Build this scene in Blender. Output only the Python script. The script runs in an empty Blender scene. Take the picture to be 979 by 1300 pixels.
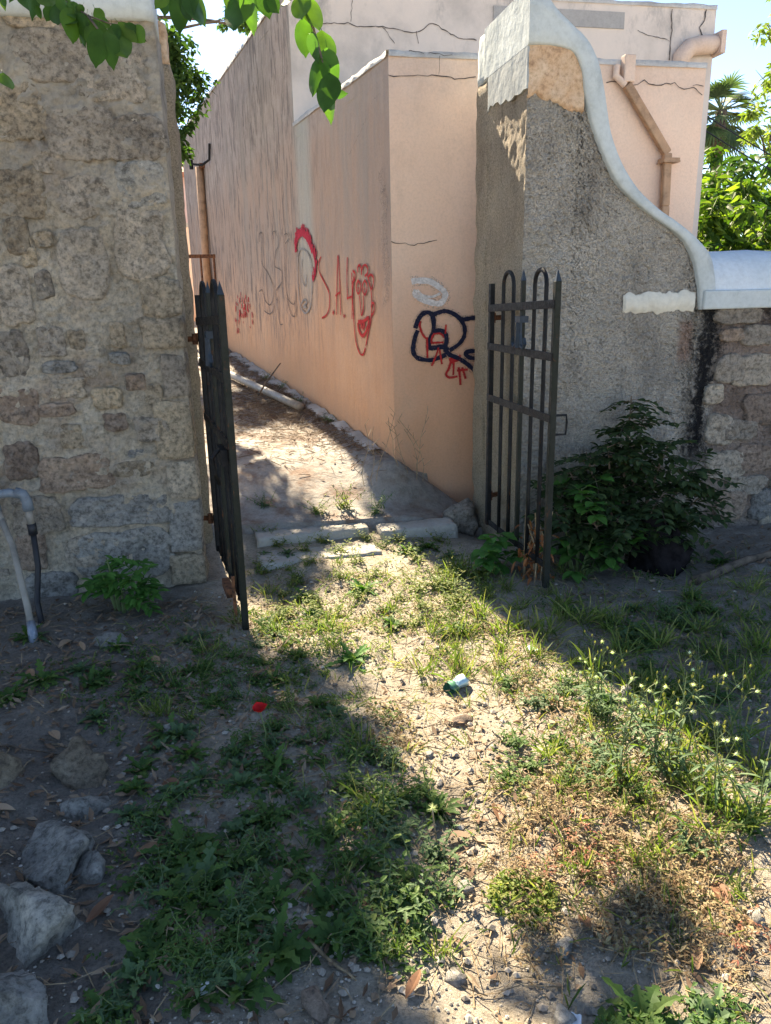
import bpy, bmesh, math, random
import numpy as np
from mathutils import Vector, Matrix, noise
R = math.radians
scene = bpy.context.scene

# ------------------------------------------------------------ camera
cam_d = bpy.data.cameras.new('camera'); cam = bpy.data.objects.new('camera', cam_d)
scene.collection.objects.link(cam); scene.camera = cam
cam_d.sensor_fit = 'VERTICAL'; cam_d.sensor_height = 24.0; cam_d.lens = 18.055
cam_d.clip_start = 0.05; cam_d.clip_end = 2000.0
PITCH, ROLL, YAW, EYE = R(16), R(1.2), R(11.5), 1.6
fwd = Vector((math.sin(YAW)*math.cos(PITCH), math.cos(YAW)*math.cos(PITCH), -math.sin(PITCH)))
rt = Vector((math.cos(YAW), -math.sin(YAW), 0)); up = rt.cross(fwd)
r2 = rt*math.cos(ROLL) - up*math.sin(ROLL); u2 = rt*math.sin(ROLL) + up*math.cos(ROLL)
cam.matrix_world = Matrix(((r2.x, u2.x, -fwd.x, 0), (r2.y, u2.y, -fwd.y, 0), (r2.z, u2.z, -fwd.z, EYE), (0, 0, 0, 1)))

# ------------------------------------------------------------ sky, sun, exposure
SUN_EL, SUN_AZ = R(40), R(-7)              # azimuth measured from +Y towards +X
world = bpy.data.worlds.new('World'); scene.world = world; world.use_nodes = True
wn = world.node_tree.nodes; wl = world.node_tree.links
bg = wn['Background']; bg.inputs[1].default_value = 0.085
sky = wn.new('ShaderNodeTexSky'); sky.sky_type = 'NISHITA'; sky.sun_disc = False
sky.sun_elevation = SUN_EL; sky.sun_rotation = SUN_AZ
sky.air_density = 0.52; sky.dust_density = 0.1; sky.ozone_density = 1.0
wl.new(sky.outputs[0], bg.inputs[0])
sun_d = bpy.data.lights.new('sun', 'SUN'); sun_d.energy = 4.7; sun_d.angle = R(0.53); sun_d.color = (1.0, 0.88, 0.71)
sun = bpy.data.objects.new('sun', sun_d); scene.collection.objects.link(sun)
SUN = Vector((math.sin(SUN_AZ)*math.cos(SUN_EL), math.cos(SUN_AZ)*math.cos(SUN_EL), math.sin(SUN_EL)))
sun.rotation_euler = (-SUN).to_track_quat('-Z', 'Y').to_euler(); sun.location = SUN*60
vs = scene.view_settings
vs.view_transform = 'Standard'; vs.look = 'None'; vs.gamma = 1.0; vs.use_curve_mapping = False; vs.exposure = 2.32
vs.use_white_balance = True; vs.white_balance_temperature = 7200; vs.white_balance_tint = 8
scene.render.engine = 'CYCLES'
scene.render.resolution_x, scene.render.resolution_y = 771, 1024

# ------------------------------------------------------------ measured tables (metres)
WALL_GRAFFITI = [('dark',0.007,[(3.925,2.169),(3.936,2.232),(3.85,2.263),(3.774,2.231),(3.848,2.102),(3.875,1.937),(3.585,1.803),(3.4,1.657),(3.477,1.524),(3.643,1.475),(3.843,1.534),(3.958,1.641),(4.113,1.621)]),('dark',0.007,[(3.906,1.408),(3.65,1.376),(3.476,1.42),(3.423,1.493)]),('dark',0.006,[(3.307,2.102),(3.336,2.191),(3.216,2.231),(3.086,2.155),(3.088,2.079),(3.228,2.01),(3.292,1.885),(3.025,1.827),(3.035,1.711),(3.276,1.635),(3.321,1.555),(3.225,1.495),(3.213,1.292),(3.084,1.28)]),('dark',0.006,[(2.825,2.092),(2.834,2.157),(2.717,2.171),(2.652,2.127),(2.733,2.096),(2.816,2.064),(2.867,1.898),(2.871,1.632),(2.742,1.517),(2.561,1.499),(2.478,1.628)]),('dark',0.006,[(2.849,1.555),(2.728,1.402),(2.585,1.376),(2.492,1.481)]),('dark',0.005,[(4.081,1.555),(4.101,1.378),(4.138,1.176)]),('dark',0.005,[(3.401,1.473),(3.398,1.308),(3.373,1.121)]),('grey',0.012,[(2.371,1.932),(2.394,1.628),(2.352,1.482),(2.195,1.411),(2.022,1.467),(1.934,1.624),(1.927,1.862),(2.066,1.97),(2.257,1.997),(2.371,1.932)]),('grey',0.01,[(2.207,1.907),(2.268,1.751),(2.151,1.661),(2.101,1.765)]),('grey',0.012,[(2.314,1.5),(2.206,1.537),(2.112,1.51),(2.251,1.474),(2.139,1.466)]),('red',0.012,[(1.606,1.901),(1.688,1.853),(1.671,1.77),(1.515,1.669),(1.416,1.587),(1.43,1.473),(1.522,1.406),(1.658,1.378)]),('red',0.022,[(1.337,1.439),(1.307,1.423)]),('red',0.022,[(1.047,1.415),(1.019,1.401)]),('red',0.012,[(1.235,1.412),(1.2,1.617),(1.144,1.885),(1.117,1.77),(1.122,1.414)]),('red',0.012,[(1.242,1.57),(1.126,1.598)]),('red',0.012,[(0.904,1.866),(0.928,1.72),(0.935,1.555)]),('red',0.012,[(0.809,1.746),(0.817,1.569),(0.838,1.389)]),('red',0.012,[(0.946,1.547),(0.794,1.569)]),('red_face',0.013,[(0.766,1.716),(0.809,1.555),(0.777,1.255),(0.696,1.138),(0.608,1.121),(0.547,1.177)]),('red_face',0.013,[(0.456,1.715),(0.384,1.582),(0.404,1.414),(0.489,1.268),(0.537,1.192)]),('red_face',0.013,[(0.662,1.685),(0.71,1.649),(0.705,1.606),(0.667,1.584),(0.625,1.612),(0.621,1.655),(0.662,1.685)]),('red_face',0.013,[(0.521,1.682),(0.57,1.647),(0.569,1.605),(0.525,1.576),(0.48,1.611),(0.477,1.653),(0.521,1.682)]),('red_face',0.018,[(0.672,1.627),(0.659,1.618)]),('red_face',0.018,[(0.53,1.623),(0.518,1.613)]),('red_face',0.013,[(0.646,1.569),(0.627,1.482),(0.614,1.424),(0.567,1.468),(0.559,1.569)]),('red_face',0.022,[(0.698,1.37),(0.566,1.378),(0.454,1.406),(0.493,1.325),(0.596,1.266),(0.682,1.304),(0.699,1.363)]),('red_face',0.014,[(0.636,1.32),(0.619,1.365),(0.588,1.315),(0.558,1.367),(0.536,1.324)]),('red_face',0.013,[(0.666,1.742),(0.672,1.778),(0.627,1.795),(0.595,1.768),(0.589,1.726),(0.568,1.774),(0.5,1.793),(0.448,1.763),(0.463,1.729),(0.518,1.713)]),('red_face',0.013,[(0.445,1.701),(0.39,1.72),(0.34,1.699),(0.339,1.658),(0.381,1.617),(0.42,1.652)]),('red_face',0.013,[(0.789,1.76),(0.733,1.737),(0.75,1.694),(0.807,1.665)]),('red_face',0.013,[(0.399,1.484),(0.364,1.518),(0.333,1.506),(0.335,1.464),(0.404,1.414)]),('crimson',0.03,[(2.431,1.979),(2.42,2.076),(2.353,2.133),(2.195,2.156),(2.04,2.117),(1.927,2.046),(1.844,1.958),(1.796,1.882),(1.783,1.806),(1.842,1.741),(1.896,1.709)]),('crimson',0.05,[(2.399,2.04),(2.344,2.11),(2.198,2.141),(2.043,2.1),(1.93,2.029),(1.868,1.959)]),('crimson',0.016,[(2.295,2.142),(2.316,2.189)]),('crimson',0.016,[(2.383,2.108),(2.408,2.156)]),('crimson',0.016,[(1.851,1.735),(1.8,1.798)]),('crimson',0.016,[(2.318,2.138),(2.293,2.176)]),('crimson',0.016,[(2.371,2.118),(2.394,2.156)]),('crimson',0.016,[(1.856,1.732),(1.802,1.798)]),('crimson',0.016,[(1.784,1.806),(1.795,1.846)]),('crimson',0.016,[(1.831,1.938),(1.786,2.003)]),('crimson',0.016,[(1.83,1.754),(1.849,1.811)]),('crimson',0.016,[(1.809,1.903),(1.792,1.935)]),('crimson',0.016,[(1.957,2.064),(1.973,2.139)]),('crimson',0.016,[(1.821,1.764),(1.799,1.803)]),('crimson',0.016,[(1.846,1.738),(1.816,1.808)]),('crimson',0.016,[(1.811,1.775),(1.792,1.82)]),('crimson',0.016,[(1.845,1.959),(1.834,1.99)]),('crimson',0.016,[(2.187,2.154),(2.137,2.177)]),('crimson',0.016,[(2.426,2.024),(2.391,2.063)]),('crimson',0.016,[(1.898,2.015),(1.882,2.056)]),('crimson',0.016,[(1.894,1.709),(1.904,1.756)]),('crimson',0.016,[(2.349,2.134),(2.314,2.171)]),('crimson',0.016,[(2.108,2.134),(2.063,2.172)]),('crimson',0.016,[(1.878,1.994),(1.823,2.02)]),('crimson',0.016,[(2.424,2.039),(2.427,2.107)]),('crimson',0.016,[(1.836,1.946),(1.843,1.987)]),('crimson',0.016,[(2.368,2.121),(2.354,2.146)]),('crimson',0.016,[(1.797,1.884),(1.737,1.954)]),('crimson',0.016,[(1.791,1.855),(1.733,1.877)]),('crimson',0.016,[(2.212,2.154),(2.139,2.214)]),('crimson',0.016,[(2.029,2.109),(1.963,2.161)]),('crimson',0.016,[(1.794,1.795),(1.796,1.828)]),('crimson',0.016,[(1.99,2.085),(2.007,2.13)]),('crimson',0.016,[(1.875,1.721),(1.875,1.745)]),('crimson',0.016,[(2.426,2.023),(2.435,2.093)]),('crimson',0.016,[(2.097,2.131),(2.101,2.16)]),('crimson',0.016,[(1.886,1.715),(1.875,1.749)]),('crimson',0.016,[(2.424,2.037),(2.453,2.073)]),('crimson',0.016,[(1.807,1.899),(1.824,1.925)]),('crimson',0.016,[(1.938,2.052),(1.938,2.129)]),('crimson',0.016,[(2.405,2.089),(2.375,2.155)]),('crimson',0.016,[(2.03,2.11),(1.961,2.154)]),('crimson',0.016,[(2.286,2.143),(2.278,2.169)]),('crimson',0.016,[(2.016,2.102),(2.017,2.172)]),('crimson',0.016,[(1.801,1.786),(1.786,1.811)]),('crimson',0.016,[(2.266,2.146),(2.274,2.182)]),('crimson',0.016,[(2.303,2.141),(2.245,2.168)]),('crimson',0.016,[(2.425,2.029),(2.354,2.081)]),('crimson',0.016,[(1.891,1.712),(1.876,1.784)]),('crimson',0.016,[(1.818,1.917),(1.769,1.977)]),('crimson',0.016,[(1.934,2.05),(1.956,2.086)]),('crimson',0.016,[(1.826,1.758),(1.765,1.829)]),('crimson',0.016,[(2.138,2.142),(2.097,2.205)]),('crimson',0.016,[(1.823,1.926),(1.774,1.974)]),('crimson',0.016,[(1.817,1.916),(1.782,1.952)]),('crimson',0.016,[(1.854,1.734),(1.794,1.76)]),('crimson',0.016,[(1.88,1.718),(1.814,1.776)]),('crimson',0.016,[(2.426,2.023),(2.363,2.051)]),('crimson',0.016,[(1.879,1.719),(1.846,1.745)]),('crimson',0.016,[(2.375,2.115),(2.336,2.168)]),('crimson',0.016,[(1.79,1.847),(1.733,1.879)]),('crimson',0.016,[(2.431,1.983),(2.366,2.005)]),('crimson',0.016,[(1.828,1.757),(1.842,1.824)]),('crimson',0.016,[(1.786,1.819),(1.73,1.869)]),('crimson',0.016,[(1.829,1.755),(1.837,1.815)]),('crimson',0.016,[(2.147,2.144),(2.083,2.205)]),('crimson',0.016,[(1.959,2.066),(1.94,2.089)]),('crimson',0.016,[(2.427,2.013),(2.393,2.063)]),('crimson',0.016,[(1.821,1.764),(1.794,1.794)]),('crimson',0.016,[(2.098,2.131),(2.049,2.179)]),('crimson',0.016,[(2.43,1.99),(2.366,2.058)]),('crimson',0.016,[(2.421,2.062),(2.394,2.106)]),('crimson',0.016,[(1.785,1.816),(1.786,1.852)]),('crimson',0.016,[(1.942,2.055),(1.88,2.079)]),('crimson',0.016,[(2.41,2.084),(2.369,2.156)]),('crimson',0.016,[(1.917,2.035),(1.9,2.102)]),('crimson',0.016,[(1.786,1.824),(1.805,1.895)]),('crimson',0.016,[(2.356,2.131),(2.351,2.201)]),('crimson',0.016,[(2.015,2.101),(1.968,2.13)]),('crimson',0.016,[(1.827,1.758),(1.841,1.79)]),('crimson',0.016,[(1.934,2.05),(1.929,2.102)]),('crimson',0.016,[(1.844,1.74),(1.808,1.763)]),('red_flecks',0.020757120446502894,[(5.44,1.265),(5.442,1.212)]),('red_flecks',0.027256261820212884,[(5.062,1.37),(5.096,1.3)]),('red_flecks',0.024181200347487247,[(4.836,1.427),(4.841,1.388)]),('red_flecks',0.028405346350596127,[(4.942,1.479),(4.981,1.403)]),('red_flecks',0.019957178913448084,[(5.097,1.566),(5.147,1.496)]),('red_flecks',0.014398585452148314,[(5.589,1.266),(5.634,1.235)]),('red_flecks',0.028234439394708207,[(5.154,1.477),(5.183,1.42)]),('red_flecks',0.01368240984817671,[(5.547,1.267),(5.586,1.181)]),('red_flecks',0.017880105325156527,[(5.114,1.255),(5.136,1.233)]),('red_flecks',0.026935931068634594,[(4.572,1.382),(4.574,1.313)]),('red_flecks',0.02251503851835931,[(5.072,1.43),(5.092,1.373)]),('red_flecks',0.02943252114768924,[(4.771,1.487),(4.817,1.426)]),('red_flecks',0.0231216054421677,[(5.409,1.582),(5.398,1.542)]),('red_flecks',0.02278261424805079,[(4.959,1.463),(4.952,1.398)]),('red_flecks',0.017879114163444034,[(5.354,1.326),(5.375,1.238)]),('red_flecks',0.01921188067981029,[(4.982,1.48),(4.972,1.443)]),('red_flecks',0.015310061560219908,[(5.29,1.397),(5.311,1.331)]),('red_flecks',0.0291191901042732,[(5.436,1.481),(5.438,1.45)]),('red_flecks',0.029780739421772652,[(4.591,1.292),(4.581,1.235)]),('red_flecks',0.016642244314418516,[(5.312,1.359),(5.363,1.275)]),('red_flecks',0.014677086790144442,[(4.812,1.536),(4.843,1.498)]),('red_flecks',0.026227962467613698,[(5.07,1.433),(5.076,1.377)]),('red_flecks',0.02143860759151684,[(5.015,1.434),(5.049,1.408)]),('red_flecks',0.01419188273602211,[(5.001,1.391),(5.061,1.306)]),('red_flecks',0.024635698132975673,[(5.49,1.157),(5.495,1.091)]),('red_flecks',0.02494980209666147,[(4.664,1.483),(4.679,1.42)]),('red_flecks',0.021045885409523377,[(5.255,1.555),(5.308,1.479)]),('red_flecks',0.015024624533515153,[(5.359,1.402),(5.344,1.365)]),('red_flecks',0.027508731195413784,[(5.652,1.285),(5.684,1.237)]),('red_flecks',0.027779735059826293,[(5.313,1.394),(5.38,1.308)]),('red_flecks',0.027274599320949295,[(5.165,1.353),(5.153,1.318)]),('red_flecks',0.024933772337289876,[(5.56,1.449),(5.613,1.372)]),('red_flecks',0.028582131835104906,[(4.793,1.418),(4.776,1.375)]),('red_flecks',0.022570086057358822,[(4.868,1.589),(4.915,1.531)]),('red_flecks',0.023643273107507166,[(5.014,1.463),(5.005,1.405)]),('red_flecks',0.016602042976182296,[(4.859,1.375),(4.854,1.314)]),('red_flecks',0.02325097858166368,[(5.563,1.161),(5.605,1.08)]),('red_flecks',0.02789876082438272,[(4.724,1.564),(4.733,1.501)]),('red_flecks',0.029773991563867043,[(5.51,1.495),(5.531,1.469)]),('red_flecks',0.021821588493055488,[(5.277,1.543),(5.283,1.506)]),('red_flecks',0.02606857246779591,[(5.225,1.365),(5.218,1.299)]),('red_flecks',0.026880330181479253,[(4.726,1.204),(4.732,1.185)]),('red_flecks',0.02320059289917585,[(4.971,1.545),(5.028,1.478)]),('red_flecks',0.014607537819717535,[(4.93,1.384),(4.965,1.306)]),('red_flecks',0.017366273562925413,[(5.175,1.624),(5.204,1.565)]),('red_flecks',0.02954796571396714,[(4.959,1.386),(4.966,1.311)])]
FRONT_GRAFFITI = [('navy',0.024,[(1.361,1.339),(1.38,1.39),(1.41,1.433),(1.453,1.448),(1.487,1.427),(1.499,1.363),(1.491,1.299),(1.469,1.259),(1.465,1.21),(1.486,1.197),(1.564,1.203),(1.607,1.176)]),('navy',0.024,[(1.38,1.326),(1.358,1.27),(1.344,1.19),(1.365,1.14),(1.417,1.118),(1.486,1.112),(1.555,1.133),(1.59,1.148)]),('navy',0.022,[(1.487,1.427),(1.538,1.446),(1.589,1.453),(1.65,1.431),(1.697,1.394),(1.728,1.34),(1.729,1.283),(1.703,1.235),(1.659,1.199),(1.616,1.176)]),('navy',0.022,[(1.697,1.394),(1.736,1.393),(1.815,1.403),(1.893,1.401)]),('navy',0.024,[(1.499,1.314),(1.547,1.321),(1.585,1.296),(1.594,1.247),(1.581,1.198)]),('navy',0.024,[(1.581,1.19),(1.616,1.147),(1.686,1.116),(1.748,1.076),(1.82,1.015),(1.901,0.961)]),('navy',0.022,[(1.88,1.163),(1.818,1.165),(1.756,1.163),(1.739,1.147),(1.765,1.121),(1.818,1.111),(1.881,1.096)]),('red',0.012,[(1.402,1.39),(1.395,1.358),(1.41,1.309),(1.435,1.272),(1.456,1.267)]),('red',0.012,[(1.486,1.226),(1.482,1.258),(1.504,1.298),(1.547,1.297),(1.581,1.271)]),('red',0.01,[(1.486,1.234),(1.572,1.235)]),('red',0.01,[(1.534,1.199),(1.512,1.135),(1.481,1.07)]),('red',0.01,[(1.542,1.183),(1.559,1.079)]),('red',0.009,[(1.59,1.36),(1.585,1.296)]),('red',0.012,[(1.634,1.122),(1.612,1.048),(1.59,1.007),(1.616,0.981),(1.678,0.987)]),('red',0.013,[(1.686,1.053),(1.694,0.995),(1.701,0.923)]),('red',0.013,[(1.713,1.052),(1.74,0.967)]),('red',0.012,[(1.673,1.029),(1.757,1.034)]),('red',0.03,[(1.616,1.098),(1.66,1.111),(1.704,1.119)]),('red',0.01,[(1.448,1.267),(1.451,1.129)]),('red',0.01,[(1.651,1.113),(1.645,0.997)]),('white',0.03,[(1.337,1.659),(1.379,1.666),(1.463,1.661),(1.513,1.636),(1.564,1.6),(1.585,1.568),(1.572,1.529),(1.538,1.506),(1.479,1.515),(1.403,1.544),(1.365,1.573),(1.37,1.604)]),('white',0.012,[(1.378,1.604),(1.42,1.564),(1.487,1.554),(1.547,1.577)])]
CRACKS = [(5.5,0.006,[(2.741,2.956),(2.846,2.959),(2.97,2.948),(3.022,2.972),(3.095,2.947),(3.255,2.968),(3.331,2.929),(3.402,2.945),(3.481,2.895)]),(5.5,0.005,[(3.402,2.95),(3.427,2.968),(3.484,2.952)]),(5.5,0.005,[(1.198,2.955),(1.282,2.949),(1.367,2.955),(1.495,2.964),(1.646,2.95),(1.795,2.962)]),(5.5,0.004,[(1.211,3.087),(1.347,3.097),(1.538,3.085),(1.791,3.085)]),(5.5,0.004,[(1.543,3.076),(1.538,2.969)]),(5.5,0.005,[(1.196,1.927),(1.356,1.901),(1.469,1.925),(1.526,1.935)]),(7.77,0.007,[(1.083,3.911),(1.325,3.921),(1.41,3.899),(1.642,3.909),(1.817,3.878),(1.965,3.871),(2.114,3.953),(2.355,3.847),(2.538,3.828)]),(7.77,0.005,[(1.374,4.108),(1.354,3.934)]),(7.77,0.005,[(1.642,3.909),(1.756,3.774)]),(7.77,0.005,[(1.965,3.883),(1.979,3.782)]),(7.77,0.005,[(4.16,3.979),(4.287,3.934),(4.488,3.911),(4.515,3.892)]),(7.77,0.01,[(4.514,4.176),(4.529,3.953),(4.524,3.73)]),(7.77,0.012,[(4.885,4.184),(4.875,4.087),(4.825,4.025),(4.877,3.946)])]
DRAIN = [(2.827,2.973),(2.871,2.935),(3.215,2.504),(3.227,2.152),(3.226,1.946)]
SPOUT = [(4.613,3.623),(4.626,3.748),(4.704,3.833),(4.821,3.858),(5.026,3.872)]
SCROLL = [((1.64,3.077),(1.644,2.823)),((1.723,3.06),(1.731,2.826)),((1.789,3.035),(1.819,2.826)),((1.838,3.005),(1.9,2.814)),((1.925,2.94),(1.955,2.786)),((2.018,2.87),(1.995,2.712)),((2.082,2.783),(2.019,2.606)),((2.126,2.659),(2.052,2.503)),((2.158,2.525),(2.101,2.386)),((2.195,2.388),(2.16,2.275)),((2.266,2.256),(2.233,2.166)),((2.372,2.126),(2.326,2.08)),((2.502,2.026),(2.44,2.001)),((2.645,1.941),(2.561,1.928)),((2.77,1.858),(2.668,1.859)),((2.856,1.774),(2.744,1.762)),((2.903,1.671),(2.792,1.641)),((2.935,1.475),(2.827,1.455))]
STONES_L = [(-0.899,2.092,0.12,0.117),(-0.655,1.759,0.126,0.18),(-0.368,1.855,0.132,0.173),(-0.289,1.59,0.103,0.102),(-0.829,1.881,0.048,0.041),(-0.903,1.8,0.037,0.048),(-0.851,1.663,0.045,0.072),(-0.858,1.383,0.072,0.079),(-0.836,1.254,0.088,0.033),(-0.808,1.143,0.09,0.053),(-0.869,1.034,0.09,0.038),(-0.73,1.391,0.042,0.052),(-0.679,1.236,0.039,0.041),(-0.614,1.085,0.08,0.058),(-0.816,0.889,0.059,0.067),(-0.531,1.288,0.051,0.032),(-0.825,0.691,0.194,0.099),(-0.948,1.897,0.062,0.091),(-0.995,1.617,0.081,0.15),(-1.052,1.327,0.083,0.117),(-1.059,1.065,0.108,0.101),(-1.084,0.773,0.086,0.105),(-1.047,0.465,0.132,0.109),(-1.038,0.047,0.144,0.093),(-0.63,0.463,0.272,0.09),(-0.617,0.2,0.277,0.161),(-0.823,0.241,0.104,0.092),(-1.107,0.267,0.081,0.112),(-0.522,0.693,0.103,0.048),(-0.378,1.095,0.049,0.054),(-0.465,1.161,0.053,0.046),(-0.526,1.409,0.04,0.068),(-0.702,2.701,0.159,0.115),(-0.427,2.626,0.165,0.118),(-0.857,2.462,0.124,0.135),(-0.603,2.364,0.165,0.121),(-0.328,2.351,0.132,0.106),(-0.332,2.135,0.126,0.109),(-0.601,2.079,0.131,0.101),(-0.763,2.239,0.072,0.053),(-0.456,2.842,0.198,0.049),(-0.747,2.878,0.138,0.064),(-0.552,2.33,0.033,0.035),(-0.397,0.904,0.09,0.072)]
QUOINS = [(-0.412,1.325,1.502),(-0.326,1.07,1.311),(-0.395,0.736,1.063),(-0.36,0.51,0.733),(-0.373,0.196,0.5),(-0.389,-0.0,0.19)]
STONES_R = [(3.095,1.416,0.164,0.056),(3.274,1.292,0.14,0.062),(3.071,1.299,0.082,0.042),(3.263,1.075,0.152,0.098),(3.078,1.092,0.095,0.088),(3.335,0.824,0.126,0.101),(3.196,0.705,0.126,0.066),(3.049,0.713,0.096,0.101),(3.345,0.515,0.147,0.095),(3.12,0.478,0.145,0.093),(3.281,0.335,0.147,0.064),(3.446,0.189,0.12,0.109),(3.18,0.209,0.117,0.108),(2.985,0.94,0.067,0.064)]
STRIP = [(2.314,1.561),(2.8,1.56),(2.828,1.441),(2.348,1.444)]
STREAK = [(2.867,1.422),(2.92,1.421),(2.929,1.091),(2.927,0.847),(2.875,0.549)]
PEACH = [(1.651,2.571),(1.74,2.584),(1.83,2.564),(1.899,2.546),(1.932,2.52),(2.005,2.518)]
LEAVES = [((0.249,2.174,2.309),(0.253,2.11,2.226)),((0.275,2.167,2.303),(0.288,2.122,2.204)),((0.262,2.213,2.27),(0.269,2.194,2.166)),((0.269,2.086,2.203),(0.279,2.102,2.136)),((0.307,2.195,2.238),(0.312,2.136,2.128)),((0.286,2.122,2.159),(0.274,2.094,2.054)),((0.309,2.124,2.181),(0.322,2.117,2.078)),((0.307,2.166,2.143),(0.286,2.101,2.035)),((0.307,2.084,2.115),(0.289,2.043,2.006)),((0.311,2.096,2.087),(0.3,2.085,1.996)),((0.326,2.146,2.085),(0.363,2.177,2.089)),((0.226,2.18,2.313),(0.21,2.142,2.26)),((0.168,2.315,2.372),(0.186,2.284,2.277)),((0.146,2.375,2.38),(0.138,2.368,2.263)),((0.112,2.442,2.404),(0.106,2.362,2.256)),((0.178,2.307,2.352),(0.212,2.269,2.288)),((0.091,2.445,2.4),(0.098,2.436,2.33)),((-0.045,2.593,2.45),(-0.046,2.593,2.318)),((-0.031,2.592,2.454),(-0.009,2.526,2.333)),((-0.085,2.665,2.485),(-0.099,2.635,2.375)),((-0.018,2.649,2.477),(0.016,2.629,2.347)),((-0.007,2.579,2.427),(0.003,2.506,2.316)),((-0.077,2.595,2.433),(-0.116,2.574,2.378)),((-0.462,3.032,2.569),(-0.462,3.017,2.475)),((-0.516,3.044,2.575),(-0.523,3.054,2.474)),((-0.565,3.166,2.594),(-0.55,3.114,2.514)),((-0.412,2.895,2.501),(-0.373,2.864,2.42)),((-0.389,2.886,2.487),(-0.341,2.881,2.413)),((-0.432,2.952,2.501),(-0.422,2.885,2.407)),((-0.376,2.878,2.467),(-0.393,2.833,2.346)),((-0.363,2.871,2.453),(-0.339,2.848,2.348)),((-0.341,2.924,2.465),(-0.371,2.945,2.386)),((-0.316,2.856,2.433),(-0.298,2.79,2.308)),((-0.293,2.785,2.388),(-0.312,2.752,2.263)),((-0.275,2.778,2.378),(-0.254,2.766,2.264)),((-0.265,2.838,2.409),(-0.214,2.752,2.279)),((-0.26,2.84,2.418),(-0.245,2.801,2.338)),((-0.24,2.837,2.422),(-0.184,2.819,2.354)),((-0.221,2.832,2.417),(-0.161,2.844,2.37)),((-0.2,2.848,2.414),(-0.156,2.796,2.353)),((-0.315,2.924,2.484),(-0.286,2.898,2.416)),((-0.344,2.874,2.476),(-0.372,2.897,2.447)),((-0.488,3.034,2.56),(-0.441,2.964,2.482)),((-0.4,2.954,2.529),(-0.413,2.923,2.458)),((-0.589,3.179,2.62),(-0.612,3.178,2.559)),((-0.638,3.181,2.596),(-0.641,3.206,2.547)),((-0.603,2.869,2.278),(-0.575,2.818,2.21)),((-0.619,3.056,2.543),(-0.597,3.041,2.508)),((-0.287,2.851,2.437),(-0.264,2.862,2.402)),((-0.369,2.866,2.43),(-0.394,2.824,2.399)),((-0.452,2.954,2.492),(-0.469,2.928,2.435)),((-0.506,3.025,2.516),(-0.497,3.023,2.471)),((-0.337,2.855,2.415),(-0.332,2.877,2.364))]
TWIGS = [[(0.177,2.261,2.558),(0.223,2.197,2.37),(0.251,2.169,2.294),(0.28,2.144,2.228),(0.297,2.116,2.144),(0.311,2.097,2.091),(0.317,2.089,2.065)],[(0.177,2.261,2.558),(0.154,2.341,2.451),(0.136,2.383,2.402),(0.112,2.439,2.395)],[(0.177,2.261,2.558),(0.182,2.329,2.431),(0.195,2.301,2.342)],[(-0.17,2.844,2.858),(-0.084,2.694,2.585),(-0.04,2.595,2.458),(-0.016,2.582,2.432)],[(-0.17,2.844,2.858),(-0.12,2.695,2.564),(-0.085,2.628,2.467)],[(-0.807,3.419,2.929),(-0.609,3.205,2.697),(-0.492,3.038,2.57),(-0.411,2.951,2.51),(-0.33,2.862,2.443),(-0.265,2.841,2.418),(-0.2,2.848,2.414)],[(-0.492,3.038,2.57),(-0.518,3.039,2.555),(-0.545,3.097,2.555)],[(-0.33,2.862,2.443),(-0.302,2.821,2.398),(-0.282,2.787,2.368)],[(-0.807,3.419,2.929),(-0.674,3.05,2.485),(-0.612,2.872,2.283)]]
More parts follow.
